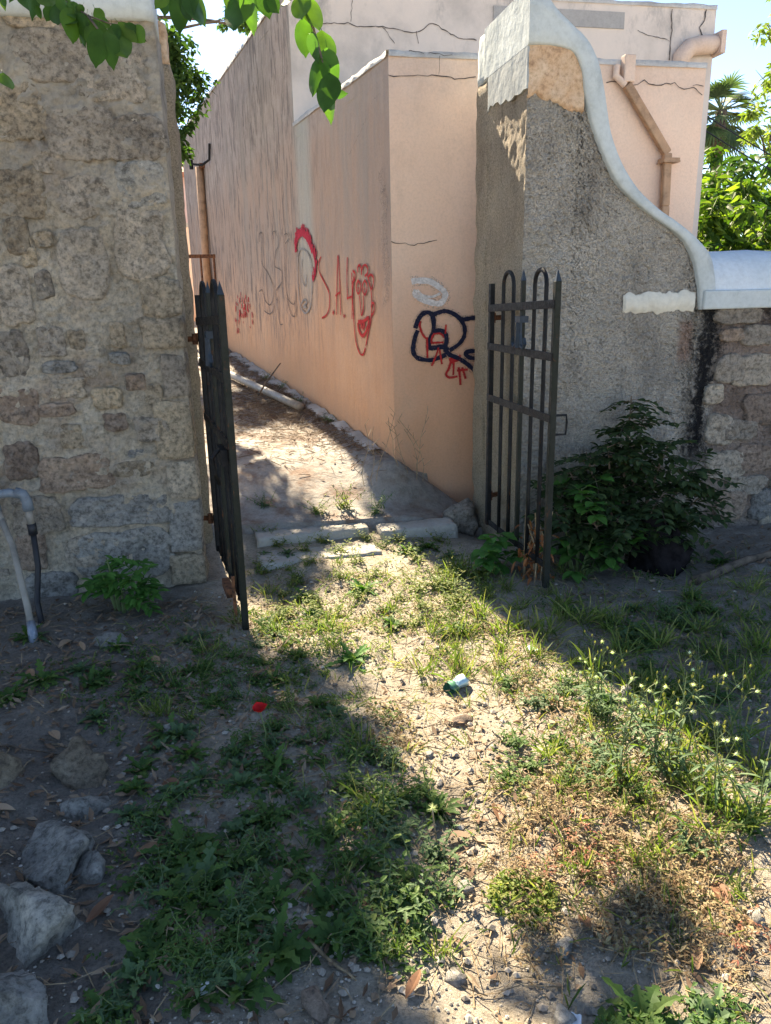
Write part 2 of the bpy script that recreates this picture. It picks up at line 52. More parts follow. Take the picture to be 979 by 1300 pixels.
ROSETTES = [(-0.14,1.85,0.2),(-0.26,2.31,0.13),(-0.22,2.01,0.15),(0.02,1.59,0.15),(-0.32,1.58,0.13),(0.02,2.14,0.12),(-0.39,1.51,0.12),(-0.06,2.49,0.11),(-0.85,3.19,0.13),(-0.95,3.04,0.14),(-0.59,2.86,0.1),(-0.23,2.53,0.11),(0.16,1.72,0.11),(0.47,3.16,0.15),(0.67,3.97,0.14),(0.83,1.23,0.15),(0.98,1.19,0.13),(-0.28,1.68,0.12),(-0.08,1.69,0.15),(-0.03,1.95,0.12),(1.8,4.5,0.12),(-0.17,1.5,0.1),(1.86,3.11,0.13),(1.64,3.41,0.1),(2.77,3.78,0.12),(-0.07,2.1,0.13),(-0.2,1.8,0.14),(-0.34,1.92,0.1),(-0.1,1.55,0.12),(0.01,1.75,0.12),(0.08,1.92,0.1),(-0.34,2.61,0.1),(-0.15,2.91,0.09),(-0.66,3.17,0.12),(-0.39,3.19,0.1),(-0.59,3.51,0.09),(-0.62,3.24,0.11),(-0.99,3.72,0.1),(-1.03,3.74,0.11),(-0.45,3.05,0.08),(-0.72,3.28,0.11),(-0.31,3.1,0.07),(0.38,3.5,0.07),(-0.27,3.47,0.09),(0.23,3.25,0.09),(-0.25,3.17,0.08),(-0.08,3.15,0.07),(-0.45,3.28,0.1),(0.11,3.05,0.11),(-0.43,3.05,0.08),(-0.19,3.17,0.08),(-0.47,3.18,0.1),(0.13,3.52,0.1),(0.11,3.57,0.11),(-0.63,3.59,0.08),(-0.03,2.39,0.1),(0.21,2.39,0.08),(0.09,2.62,0.09),(0.17,2.51,0.08),(0.27,2.81,0.09),(0.04,3.06,0.08),(0.32,2.7,0.11),(0.07,2.39,0.1),(0.06,2.29,0.12),(-0.18,2.38,0.11),(-0.31,2.71,0.11),(-0.05,1.97,0.15),(-0.4,2.23,0.1),(-0.06,1.5,0.12),(-0.4,2.37,0.1),(-0.27,2.68,0.14),(-0.2,2.02,0.11),(-0.39,2.49,0.1),(-0.02,2.07,0.09),(-0.18,1.89,0.13),(-0.29,1.61,0.12),(-0.05,2.3,0.14),(1.85,3.12,0.1),(1.79,2.92,0.12),(1.78,3.04,0.12),(1.7,2.5,0.11),(2.22,3.29,0.09),(1.4,2.53,0.13),(1.66,2.67,0.1),(1.85,2.45,0.1),(1.95,3.31,0.1),(2.24,3.22,0.1),(0.42,2.39,0.08),(0.38,1.59,0.09),(0.25,2.06,0.09),(0.57,2.08,0.08),(0.23,1.62,0.13),(0.57,2.06,0.11),(0.17,1.6,0.13),(0.48,2.33,0.08),(0.21,3.41,0.08),(0.74,3.69,0.09),(0.31,4.6,0.1),(1.06,4.52,0.13),(0.35,3.72,0.1),(1.29,4.34,0.12),(1.2,4.55,0.12),(0.11,3.68,0.1),(0.16,4.65,0.08),(0.35,3.97,0.12),(0.74,3.5,0.13),(0.95,3.32,0.1)]
LEAFY = [(0.32,2.21,0.16),(0.38,2.07,0.18),(0.43,1.95,0.18),(0.31,1.87,0.17),(0.4,1.75,0.18),(0.32,1.68,0.16),(0.55,2.16,0.13),(0.33,2.4,0.13),(0.5,1.86,0.15),(0.24,1.62,0.14),(0.21,2.0,0.15),(0.49,2.36,0.12),(0.4,1.64,0.14),(0.27,1.53,0.13),(0.16,2.21,0.12),(0.26,2.52,0.1),(0.06,2.86,0.12),(0.08,2.51,0.12),(0.14,2.84,0.1),(-0.08,3.29,0.1),(1.1,3.89,0.13),(1.31,3.97,0.14),(1.1,3.66,0.12),(0.94,3.64,0.1),(1.3,3.66,0.1),(0.36,3.8,0.11),(0.23,3.77,0.1),(0.47,3.71,0.1),(0.94,2.35,0.13),(1.14,2.53,0.12),(0.94,2.2,0.11),(2.34,3.39,0.14),(2.08,3.05,0.14),(2.3,3.19,0.14),(2.05,3.2,0.12),(1.22,2.18,0.13),(1.19,1.96,0.12),(1.28,2.63,0.11),(-0.38,3.18,0.1),(-0.18,3.2,0.09),(0.47,2.13,0.13),(0.48,1.7,0.12),(0.11,1.85,0.1),(1.43,1.71,0.12),(1.22,1.69,0.12),(0.23,3.1,0.09),(-0.22,3.37,0.1),(0.07,3.38,0.1),(0.32,2.8,0.08),(0.75,4.18,0.12),(0.13,4.49,0.1),(0.23,4.93,0.08),(-0.18,3.09,0.08),(-0.07,3.05,0.08),(0.15,3.56,0.08),(0.34,3.07,0.07),(-0.19,3.5,0.1),(0.02,3.08,0.09),(0.03,3.23,0.09),(-0.27,3.48,0.09),(0.07,3.22,0.09),(0.17,2.84,0.06),(0.26,2.98,0.06),(0.35,3.56,0.09),(-0.16,3.2,0.08),(-0.05,2.95,0.09),(-0.08,1.92,0.12),(0.0,1.82,0.13),(-0.25,2.01,0.08),(-0.24,1.8,0.09),(-0.08,1.59,0.12),(-0.08,1.75,0.12),(0.01,1.98,0.11),(-0.09,1.64,0.09),(-0.13,1.53,0.13),(-0.32,2.19,0.13),(-0.23,2.08,0.13),(-0.01,1.65,0.09),(-0.19,1.61,0.12),(0.02,2.13,0.09),(-0.28,1.83,0.12),(-0.02,2.56,0.1),(-0.28,1.94,0.12),(-0.32,2.16,0.1),(-0.07,2.49,0.08),(0.08,2.65,0.1),(0.02,2.01,0.11),(-0.16,1.77,0.09),(0.24,1.89,0.1),(0.23,1.56,0.1),(0.31,1.72,0.12),(0.44,2.15,0.14),(0.84,3.82,0.09),(1.33,3.8,0.11),(1.24,4.02,0.1),(1.15,3.74,0.12),(1.12,3.85,0.12),(1.06,4.34,0.13),(0.97,3.88,0.11),(1.15,3.94,0.1),(1.15,3.35,0.11),(0.85,3.5,0.1),(1.05,3.35,0.12),(1.38,4.0,0.08),(0.97,3.51,0.1),(1.16,4.14,0.08),(0.32,4.16,0.1),(0.32,4.23,0.08),(0.17,3.75,0.08),(0.24,4.02,0.08),(0.39,3.91,0.08),(0.58,4.13,0.09),(0.64,4.59,0.11),(0.3,4.37,0.07),(0.65,3.89,0.09),(0.41,4.65,0.1),(1.1,2.06,0.12),(1.09,2.28,0.11),(1.38,2.62,0.11),(1.12,2.6,0.11),(1.07,2.76,0.12),(1.05,2.08,0.12),(1.16,2.15,0.1),(0.84,2.16,0.11),(0.88,2.13,0.08),(1.33,2.71,0.1),(2.1,3.11,0.14),(2.2,2.94,0.1),(1.48,2.34,0.11),(2.44,3.01,0.1),(1.82,3.02,0.11),(1.7,2.95,0.09),(1.88,2.99,0.13),(1.34,2.46,0.12),(2.09,3.12,0.13),(1.71,2.74,0.12),(1.78,2.45,0.08),(2.08,3.24,0.13),(2.33,2.88,0.08),(1.74,3.17,0.11),(-0.34,1.49,0.11),(-0.12,1.54,0.1),(-0.29,1.64,0.08),(-0.18,1.52,0.1),(-0.22,1.61,0.09),(-0.21,1.59,0.08),(-0.09,1.69,0.11),(-0.18,1.48,0.08)]
GRASS = [(1.24,3.27,0.2),(1.44,3.17,0.24),(1.65,3.26,0.22),(1.21,3.52,0.16),(1.29,2.99,0.18),(1.5,2.78,0.2),(1.44,2.13,0.2),(1.44,1.9,0.18),(1.44,1.74,0.18),(1.81,2.56,0.2),(1.99,2.45,0.2),(1.04,2.23,0.14),(1.01,2.05,0.13),(1.15,1.7,0.15),(0.15,4.95,0.13),(1.06,3.31,0.15),(1.13,2.95,0.15),(1.42,3.52,0.16),(1.67,2.9,0.2),(1.65,2.53,0.2),(1.71,2.16,0.2),(2.24,2.75,0.2),(2.04,2.8,0.2),(1.46,2.33,0.18),(1.27,2.33,0.16),(0.15,3.54,0.14),(-0.03,3.69,0.15),(0.4,3.3,0.12),(0.91,3.35,0.13),(0.97,3.16,0.12),(1.67,1.98,0.2),(1.39,1.96,0.18),(1.07,1.69,0.15),(0.9,1.7,0.13),(0.21,1.8,0.12),(0.43,1.52,0.12),(0.78,3.69,0.13),(0.59,4.36,0.12),(0.15,4.08,0.12),(0.41,3.47,0.14),(-0.37,2.86,0.16),(-0.23,2.8,0.11),(-0.16,3.36,0.15),(-0.34,2.85,0.13),(0.16,2.77,0.12),(0.19,3.02,0.11),(0.31,1.53,0.12),(0.38,2.47,0.2),(0.36,2.11,0.19),(0.34,2.06,0.14),(2.14,3.0,0.19),(2.63,3.32,0.17),(2.26,2.76,0.21),(1.8,3.2,0.21),(2.41,3.07,0.15),(2.3,3.35,0.19),(1.74,3.25,0.18),(2.03,2.63,0.18),(2.13,2.55,0.17),(1.88,2.9,0.22),(1.38,4.01,0.16),(1.82,3.88,0.18),(1.92,3.83,0.16),(1.73,3.14,0.16),(1.45,2.89,0.12),(1.05,2.84,0.15),(0.87,3.11,0.14),(1.28,4.08,0.21),(1.55,3.31,0.13),(0.9,2.89,0.2),(1.0,3.32,0.18),(1.24,4.17,0.17),(1.18,3.11,0.12),(1.13,3.89,0.19),(1.65,3.52,0.2),(1.64,3.68,0.12),(0.91,2.98,0.2),(1.35,3.28,0.2),(0.76,2.97,0.17),(1.44,3.78,0.18),(1.18,4.0,0.18),(1.35,3.9,0.14),(1.19,3.44,0.17),(1.6,3.33,0.16),(1.42,2.04,0.18),(1.18,2.04,0.17),(1.72,2.5,0.16),(1.33,1.72,0.19),(1.2,1.98,0.21),(1.51,2.55,0.13),(1.48,1.75,0.21),(1.38,1.85,0.18),(1.58,2.62,0.15),(1.57,2.59,0.18),(1.53,2.33,0.21),(1.59,2.14,0.19),(1.55,2.23,0.21),(1.92,2.99,0.15),(1.64,1.92,0.14),(1.52,2.0,0.14),(1.81,2.54,0.16),(1.45,1.76,0.19)]
TALL = [(1.35,2.25,0.32),(1.36,2.12,0.36),(1.33,2.4,0.28),(1.36,2.01,0.36),(1.41,1.83,0.34),(1.51,1.76,0.3),(1.65,2.08,0.34),(1.3,2.49,0.26),(1.61,2.24,0.34),(1.21,2.04,0.28)]
DRY = [(0.94,1.83,0.14),(0.96,1.72,0.13),(0.9,1.91,0.12),(0.81,1.75,0.12),(1.06,1.87,0.12),(0.99,1.58,0.12),(1.09,1.69,0.12),(0.52,2.48,0.09),(1.05,2.93,0.09),(0.84,3.1,0.09),(1.22,1.37,0.14),(1.19,1.42,0.12),(1.23,2.85,0.1),(1.14,2.8,0.1),(1.05,2.0,0.11),(0.94,2.06,0.1),(0.81,2.09,0.09),(1.24,1.76,0.1),(0.65,1.79,0.09),(0.92,3.0,0.09),(0.8,3.38,0.09),(0.47,2.52,0.08),(1.03,1.49,0.12),(1.05,1.38,0.12),(0.75,1.87,0.09),(1.06,1.76,0.12),(1.11,1.59,0.12),(1.16,1.49,0.12),(0.91,1.7,0.11),(0.71,1.73,0.14),(0.66,1.47,0.14),(0.73,1.74,0.13),(0.88,1.56,0.12),(0.85,1.94,0.13),(1.07,1.92,0.13),(0.94,1.95,0.12),(0.79,1.92,0.09),(0.78,1.86,0.09),(0.71,1.55,0.13),(0.96,2.05,0.1),(1.21,2.05,0.1),(1.29,2.07,0.08),(1.07,1.69,0.1),(0.86,1.95,0.12),(1.27,1.68,0.09),(1.2,1.96,0.13),(0.71,1.59,0.11),(1.15,1.59,0.13),(0.77,1.68,0.14),(1.02,1.51,0.13),(1.27,1.77,0.12),(1.14,1.99,0.13),(0.82,2.83,0.08),(1.16,3.34,0.09),(1.06,3.09,0.06),(0.79,2.84,0.09),(1.34,3.21,0.09),(1.16,2.79,0.07),(0.8,2.66,0.1),(1.09,3.35,0.06),(1.18,3.3,0.1),(1.06,2.73,0.09),(0.92,2.92,0.07),(0.74,3.06,0.08),(1.33,1.52,0.12),(1.15,1.56,0.13),(1.1,1.3,0.12),(1.25,1.6,0.1),(1.28,1.63,0.13),(1.02,1.38,0.11),(1.05,1.35,0.1),(1.12,1.41,0.11)]
COVER = [(-0.04,3.37,0.43,0.42,900,0),(0.32,3.64,0.24,0.39,350,1),(-0.27,2.9,0.29,0.25,400,0),(0.97,3.47,0.35,0.37,450,1),(0.87,3.4,0.34,0.35,400,2),(1.65,2.64,0.42,0.36,900,0),(2.23,3.04,0.29,0.31,500,0),(1.1,2.4,0.17,0.3,350,2),(0.7,1.65,0.08,0.07,420,1),(0.26,2.4,0.17,0.29,400,0),(0.34,1.81,0.16,0.3,700,0),(0.94,1.21,0.19,0.06,500,0),(-0.14,1.98,0.25,0.4,900,0),(-0.27,1.59,0.16,0.15,400,0),(1.18,3.12,0.26,0.31,400,2),(1.1,2.14,0.25,0.25,300,1),(1.14,1.89,0.27,0.28,700,2),(0.06,2.71,0.19,0.29,300,0),(0.44,4.29,0.41,0.4,300,1),(0.38,3.86,0.37,0.54,300,2),(0.52,2.52,0.09,0.21,200,2),(1.19,4.23,0.28,0.4,350,1),(1.04,1.45,0.17,0.11,450,2),(-0.71,3.21,0.34,0.3,250,0),(0.44,2.95,0.13,0.41,250,0),(1.95,3.52,0.36,0.3,300,0)]
CANPOS = (0.86,2.81)


# ------------------------------------------------------------ object helpers
col = scene.collection
def link(name, me, parent=None, loc=None):
    o = bpy.data.objects.new(name, me); col.objects.link(o)
    if parent is not None: o.parent = parent
    if loc is not None: o.location = loc
    return o
def tag(o, label=None, cat=None, group=None, kind=None):
    if label: o['label'] = label
    if cat: o['category'] = cat
    if group: o['group'] = group
    if kind: o['kind'] = kind
    return o
def thing(name, label, cat, loc=(0, 0, 0), group=None, rz=0.0):
    o = link(name, None, None, loc); o.rotation_euler.z = rz; o.empty_display_size = 0.1
    return tag(o, label, cat, group)
class MB:
    def __init__(s): s.v = []; s.f = []; s.m = []
    def add(s, vs, fs, mi=0):
        b = len(s.v); s.v.extend(vs); s.f.extend([tuple(b+i for i in f) for f in fs]); s.m.extend([mi]*len(fs))
    def box(s, lo, hi, mi=0):
        x0, y0, z0 = lo; x1, y1, z1 = hi
        s.add([(x0,y0,z0),(x1,y0,z0),(x1,y1,z0),(x0,y1,z0),(x0,y0,z1),(x1,y0,z1),(x1,y1,z1),(x0,y1,z1)],
              [(0,3,2,1),(4,5,6,7),(0,1,5,4),(1,2,6,5),(2,3,7,6),(3,0,4,7)], mi)
    def bar(s, a, b, w, d=None, side=None, mi=0):
        """rectangular bar from a to b; w along `side`, d across"""
        a = Vector(a); b = Vector(b); d = d or w; t = (b-a).normalized()
        sd = Vector(side) if side else (Vector((0,0,1)) if abs(t.z) < .9 else Vector((1,0,0)))
        sd = (sd - t*sd.dot(t)).normalized(); u = t.cross(sd)
        vs = []
        for p in (a, b):
            for i, j in ((-1,-1),(1,-1),(1,1),(-1,1)): vs.append(tuple(p + sd*(i*w/2) + u*(j*d/2)))
        s.add(vs, [(3,2,1,0),(4,5,6,7),(0,1,5,4),(1,2,6,5),(2,3,7,6),(3,0,4,7)], mi)
    def tube(s, pts, r, n=8, mi=0, cap=True):
        pts = [Vector(p) for p in pts]; rs = r if isinstance(r, (list, tuple)) else [r]*len(pts)
        vs = []; fs = []; prev = None
        for i, p in enumerate(pts):
            t = (pts[min(i+1, len(pts)-1)] - pts[max(i-1, 0)]).normalized()
            if prev is None: sd = t.orthogonal().normalized()
            else:
                sd = prev - t*prev.dot(t); sd = sd.normalized() if sd.length > 1e-6 else t.orthogonal().normalized()
            prev = sd; u = t.cross(sd)
            for k in range(n):
                a = 2*math.pi*k/n; vs.append(tuple(p + (sd*math.cos(a) + u*math.sin(a))*rs[i]))
        for i in range(len(pts)-1):
            for k in range(n): fs.append((i*n+k, i*n+(k+1)%n, (i+1)*n+(k+1)%n, (i+1)*n+k))
        if cap: fs.append(tuple(range(n))[::-1]); fs.append(tuple((len(pts)-1)*n+k for k in range(n)))
        s.add(vs, fs, mi)
    def mesh(s, name, mats, smooth=False):
        me = bpy.data.meshes.new(name); me.from_pydata(s.v, [], s.f)
        for m in (mats if isinstance(mats, (list, tuple)) else [mats]): me.materials.append(m)
        if any(s.m): me.polygons.foreach_set('material_index', s.m)
        if smooth: me.polygons.foreach_set('use_smooth', [True]*len(s.f))
        me.update(); return me
    def build(s, name, mats, parent=None, loc=None, smooth=False):
        return link(name, s.mesh(name, mats, smooth), parent, loc)
def grid_mesh(name, nu, nv, fn, mat, smooth=True, keep=None, flip=False):
    vs = [fn(i/(nu-1), j/(nv-1)) for j in range(nv) for i in range(nu)]
    fs = []
    for j in range(nv-1):
        for i in range(nu-1):
            f = (j*nu+i, j*nu+i+1, (j+1)*nu+i+1, (j+1)*nu+i)
            if keep and not keep(vs[f[0]], vs[f[2]]): continue
            fs.append(f[::-1] if flip else f)
    me = bpy.data.meshes.new(name); me.from_pydata(vs, [], fs); me.materials.append(mat)
    me.polygons.foreach_set('use_smooth', [smooth]*len(fs)); me.update(); return me
def fbm(x, y, z, o=4): return noise.fractal(Vector((x, y, z)), 1.0, 2.0, o)
def bevel(o, w=0.004, seg=2):
    m = o.modifiers.new('bevel', 'BEVEL'); m.width = w; m.segments = seg; m.limit_method = 'ANGLE'; return o
def copy_tree(o, parent=None):
    c = o.copy(); col.objects.link(c); c.parent = parent
    for ch in list(o.children): copy_tree(ch, c)
    return c
def smst(t): t = max(0.0, min(1.0, t)); return t*t*(3-2*t)
def lerp(a, b, t): return a+(b-a)*t

# ------------------------------------------------------------ material helpers
class NT:
    def __init__(s, name):
        s.m = bpy.data.materials.new(name); s.m.use_nodes = True; s.t = s.m.node_tree
        s.b = s.t.nodes['Principled BSDF']; s.out = s.t.nodes['Material Output']
        s.b.inputs['Roughness'].default_value = 0.9; s.b.inputs['Specular IOR Level'].default_value = 0.25
        s._co = s.n('ShaderNodeNewGeometry').outputs['Position']
    def n(s, t): return s.t.nodes.new(t)
    def l(s, a, b): s.t.links.new(a, b)
    def setin(s, sock, v):
        if hasattr(v, 'links'): s.l(v, sock)
        elif v is not None: sock.default_value = v if not isinstance(v, tuple) or len(v) == 4 or sock.type == 'VECTOR' else v+(1,)
    def vec(s, scale=(1,1,1), loc=(0,0,0), rot=(0,0,0), src=None):
        m = s.n('ShaderNodeMapping'); s.l(src or s._co, m.inputs[0]); m.inputs['Scale'].default_value = scale
        m.inputs['Location'].default_value = loc; m.inputs['Rotation'].default_value = rot; return m.outputs[0]
    def obj(s): return s.n('ShaderNodeTexCoord').outputs['Object']
    def noise(s, sc, det=4, rough=.6, v=None, dist=0):
        x = s.n('ShaderNodeTexNoise'); s.l(v or s._co, x.inputs['Vector']); x.inputs['Scale'].default_value = sc
        x.inputs['Detail'].default_value = det; x.inputs['Roughness'].default_value = rough; x.inputs['Distortion'].default_value = dist
        return x.outputs['Fac']
    def voro(s, sc, v=None, feat='F1', out='Distance'):
        x = s.n('ShaderNodeTexVoronoi'); x.feature = feat; s.l(v or s._co, x.inputs['Vector']); x.inputs['Scale'].default_value = sc
        return x.outputs[out]
    def ramp(s, fac, stops, interp='LINEAR'):
        r = s.n('ShaderNodeValToRGB'); s.l(fac, r.inputs[0]); e = r.color_ramp.elements; r.color_ramp.interpolation = interp
        while len(e) < len(stops): e.new(0.5)
        for i, (p, c) in enumerate(stops):
            e[i].position = p; e[i].color = (c, c, c, 1) if isinstance(c, (int, float)) else tuple(c)+(1,)
        return r.outputs[0]
    def mix(s, a, b, fac, mode='MIX'):
        x = s.n('ShaderNodeMix'); x.data_type = 'RGBA'; x.blend_type = mode
        s.setin(x.inputs[0], fac); s.setin(x.inputs[6], a); s.setin(x.inputs[7], b); return x.outputs[2]
    def math(s, op, a, b=0.0):
        x = s.n('ShaderNodeMath'); x.operation = op; s.setin(x.inputs[0], a); s.setin(x.inputs[1], b); return x.outputs[0]
    def sep(s, src=None):
        x = s.n('ShaderNodeSeparateXYZ'); s.l(src or s._co, x.inputs[0]); return x.outputs
    def mrange(s, v, a, b, c=0.0, d=1.0):
        x = s.n('ShaderNodeMapRange'); x.interpolation_type = 'SMOOTHSTEP'; s.setin(x.inputs[0], v)
        for i, q in enumerate((a, b, c, d)): x.inputs[i+1].default_value = q
        return x.outputs[0]
    def rand(s): return s.n('ShaderNodeObjectInfo').outputs['Random']
    def island(s): return s.n('ShaderNodeNewGeometry').outputs['Random Per Island']
    def bump(s, h, strength=.5, dist=.01, prev=None):
        x = s.n('ShaderNodeBump'); x.inputs['Strength'].default_value = strength; x.inputs['Distance'].default_value = dist
        s.l(h, x.inputs['Height'])
        if prev: s.l(prev, x.inputs['Normal'])
        s.l(x.outputs[0], s.b.inputs['Normal']); return x.outputs[0]
    def color(s, c): s.setin(s.b.inputs['Base Color'], c); return s
    def rough(s, v): s.setin(s.b.inputs['Roughness'], v); return s

def stone_mat(name, c1, c2, c3, lichen=.25):
    t = NT(name); v = t._co
    n1 = t.noise(7, 6, .65); n2 = t.noise(38, 5, .7); n3 = t.noise(2.3, 3, .5)
    c = t.ramp(n1, [(.30, c2), (.5, c1), (.7, c3)])
    c = t.mix(c, t.ramp(n2, [(.36, .38), (.5, .95), (.64, 1.3)]), .9, 'MULTIPLY')
    r = t.rand(); c = t.mix(c, t.ramp(r, [(0, (.72,.70,.68)), (.5, (1,.98,.95)), (1, (1.25,1.2,1.1))]), 1.0, 'MULTIPLY')
    li = t.ramp(t.noise(16, 5, .7, dist=.6), [(.58, 0), (.68, 1)])
    c = t.mix(c, (.44,.43,.39), t.math('MULTIPLY', li, lichen*1.6))
    dk = t.ramp(t.noise(11, 6, .75, t.vec((1,1,1), (4,2,7))), [(.60, 0), (.74, 1)])
    c = t.mix(c, (.06,.056,.05), t.math('MULTIPLY', dk, .5))
    pit_shade = t.ramp(t.noise(75, 5, .8, t.vec((1,1,1), (1,4,2))), [(.58, 0), (.66, 1)]); c = t.mix(c, (.075,.068,.06), t.math('MULTIPLY', pit_shade, .55))  # dark specks painted as the tiny shadows of pits in the stone
    t.color(c)
    b1 = t.bump(t.noise(26, 8, .8), 1.0, .045); t.bump(t.noise(120, 6, .85), 1.0, .010, b1); return t.m
STONE = [stone_mat('stone_grey', (.54,.48,.405), (.38,.34,.29), (.65,.585,.50)),
         stone_mat('stone_beige', (.56,.475,.36), (.40,.335,.255), (.65,.56,.43)),
         stone_mat('stone_blue', (.42,.42,.41), (.30,.30,.295), (.54,.53,.51), .5),
         stone_mat('stone_rose', (.42,.33,.27), (.29,.225,.185), (.50,.41,.34))]
def mortar_mat():
    t = NT('old_lime_mortar')
    c = t.ramp(t.noise(3.1, 5, .6), [(.32, (.54,.475,.38)), (.5, (.68,.60,.475)), (.68, (.76,.68,.55))])
    c = t.mix(c, (.38,.27,.215), t.ramp(t.noise(1.9, 3, .5, t.vec((1,1,1), (9,3,1))), [(.54, 0), (.66, .55)]))
    c = t.mix(c, t.ramp(t.noise(45, 6, .75), [(.36, .5), (.5, .97), (.64, 1.2)]), .75, 'MULTIPLY')
    c = t.mix(c, t.ramp(t.noise(17, 7, .78, t.vec((1,1,1), (3,3,1))), [(.36, .7), (.5, 1.0), (.64, 1.1)]), .7, 'MULTIPLY')
    wz = t.sep()[2]
    grey = t.mrange(wz, 1.9, 2.5)
    c = t.mix(c, t.ramp(t.noise(9, 7, .7), [(.35, (.30,.28,.245)), (.5, (.54,.495,.425)), (.66, (.68,.63,.53))]), t.math('MULTIPLY', grey, .75))
    dk = t.ramp(t.noise(6, 7, .75, t.vec((1,1,.6), (2,8,3))), [(.57, 0), (.70, 1)])
    c = t.mix(c, (.055,.052,.05), t.math('MULTIPLY', dk, .55))
    pit_shade = t.ramp(t.noise(70, 5, .8, t.vec((1,1,1), (6,4,2))), [(.60, 0), (.68, 1)]); c = t.mix(c, (.10,.088,.072), t.math('MULTIPLY', pit_shade, .5)); t.color(c)  # pit shadows painted into the mortar as dark specks
    b1 = t.bump(t.noise(20, 8, .8), 1.0, .05); t.bump(t.noise(110, 6, .85), 1.0, .011, b1); return t.m
M_MORTAR = mortar_mat()
def roughcast_mat():
    t = NT('weathered_roughcast')
    c = t.ramp(t.noise(2.0, 5, .62), [(.32, (.42,.385,.335)), (.5, (.58,.535,.465)), (.66, (.68,.63,.55))])
    gr_ = t.voro(75, t.vec((1,1,1)), 'F1'); c = t.mix(c, t.ramp(t.noise(85, 6, .85), [(.34, .6), (.5, .97), (.66, 1.15)]), .7, 'MULTIPLY')
    c = t.mix(c, t.ramp(gr_, [(.15, 1.1), (.5, .95), (.85, .6)]), .5, 'MULTIPLY')
    sp = t.ramp(t.noise(26, 6, .8, t.vec((1,1,1), (3,1,2))), [(.60, 0), (.72, 1)])
    c = t.mix(c, (.42,.40,.36), t.math('MULTIPLY', sp, .5))
    c = t.mix(c, (.20,.185,.165), t.math('MULTIPLY', t.ramp(t.noise(3.3, 7, .72, t.vec((1,1,.45), (7,2,4))), [(.52, 0), (.68, 1)]), .6))
    c = t.mix(c, (.52,.46,.36), t.math('MULTIPLY', t.ramp(t.noise(2.6, 6, .7, t.vec((1,1,1), (1,9,2))), [(.55, 0), (.70, 1)]), .5))
    # black mould streak that runs down from the coping joint, own ragged outline
    x, y, z = t.sep(); nx = t.noise(7, 6, .75, t.vec((1,1,.5)))
    cx_ = t.math('ADD', t.math('MULTIPLY', t.math('SUBTRACT', z, 1.45), .05), 2.935)
    dx = t.math('ABSOLUTE', t.math('SUBTRACT', x, cx_))
    dx = t.math('ADD', dx, t.math('MULTIPLY', t.math('SUBTRACT', nx, .5), .40))
    dx = t.math('ADD', dx, t.math('MULTIPLY', t.math('SUBTRACT', t.noise(34, 5, .8), .5), .34))
    st = t.math('MULTIPLY', t.mrange(dx, .13, .0), t.mrange(z, .38, .62))
    top = t.math('MULTIPLY', t.math('MULTIPLY', t.mrange(z, 1.18, 1.44), t.mrange(x, 2.84, 2.92)), t.ramp(t.noise(8, 6, .75), [(.40, 0), (.55, 1)]))
    st = t.math('MAXIMUM', st, t.math('MULTIPLY', top, .85))
    rose = t.math('MULTIPLY', t.mrange(t.math('ABSOLUTE', t.math('SUBTRACT', x, 2.76)), .07, .02), t.math('MULTIPLY', t.mrange(z, 1.1, 1.2), t.mrange(z, 1.42, 1.36)))
    c = t.mix(c, (.36,.24,.19), t.math('MULTIPLY', rose, .8))
    low = t.mrange(x, 2.93, 3.02)
    c = t.mix(c, t.ramp(t.noise(5, 6, .65), [(.33, (.25,.19,.155)), (.5, (.36,.285,.24)), (.66, (.42,.36,.31))]), low)
    c = t.mix(c, (.018,.018,.02), st)
    t.color(c)
    b1 = t.bump(t.noise(70, 8, .85), 1.0, .04); t.bump(t.math('SUBTRACT', 1.0, gr_), 1.0, .014, b1); return t.m
M_CAST = roughcast_mat()
def jamb_mat():
    t = NT('brown_roughcast')
    c = t.ramp(t.noise(3.4, 6, .65, t.vec((1,1,.45))), [(.32, (.40,.32,.235)), (.5, (.55,.45,.33)), (.68, (.66,.55,.40))])
    z = t.sep()[2]
    c = t.mix(c, (.42,.345,.22), t.math('MULTIPLY', t.mrange(z, 1.9, .9), .45))
    c = t.mix(c, (.05,.045,.045), t.math('MULTIPLY', t.ramp(t.noise(6, 6, .75, t.vec((1,1,.3), (5,0,2))), [(.58, 0), (.7, 1)]), t.mrange(z, 2.1, 2.5, .25, .9)))
    c = t.mix(c, t.ramp(t.noise(90, 6, .85), [(.36, .3), (.5, .95), (.64, 1.35)]), .85, 'MULTIPLY'); t.color(c)
    b1 = t.bump(t.noise(70, 8, .85), 1.0, .035); t.bump(t.voro(120), .5, .006, b1); return t.m
M_JAMB = jamb_mat()
def plaster_mat(name, c1, c2, stain=.35, bump=.35):
    t = NT(name)
    c = t.ramp(t.noise(2.2, 6, .65), [(.3, c2), (.6, c1)])
    c = t.mix(c, t.ramp(t.noise(34, 5, .75), [(.3, .78), (.55, 1.0), (.75, 1.06)]), .6, 'MULTIPLY')
    d = t.ramp(t.noise(5, 7, .75, t.vec((1,1,.5), (3,5,1))), [(.56, 0), (.74, 1)])
    c = t.mix(c, tuple(q*.45 for q in c2), t.math('MULTIPLY', d, stain)); t.color(c); t.rough(.85)
    b1 = t.bump(t.noise(9, 6, .6), bump, .03); t.bump(t.noise(90, 5, .75), bump*.8, .004, b1); return t.m
M_COPING = plaster_mat('pale_blue_limewash', (.50,.545,.545), (.36,.40,.40), .5)
M_COPEND = plaster_mat('shaded_blue_grey_limewash', (.36,.385,.385), (.26,.28,.28), .5)  # same limewash as the coping, darkened to put shade on the jamb end
M_COPTOP = plaster_mat('white_blue_limewash', (.60,.65,.68), (.50,.56,.59), .25)
M_WHITE_PL = plaster_mat('cream_plaster_remnant', (.62,.60,.52), (.50,.48,.41), .4)
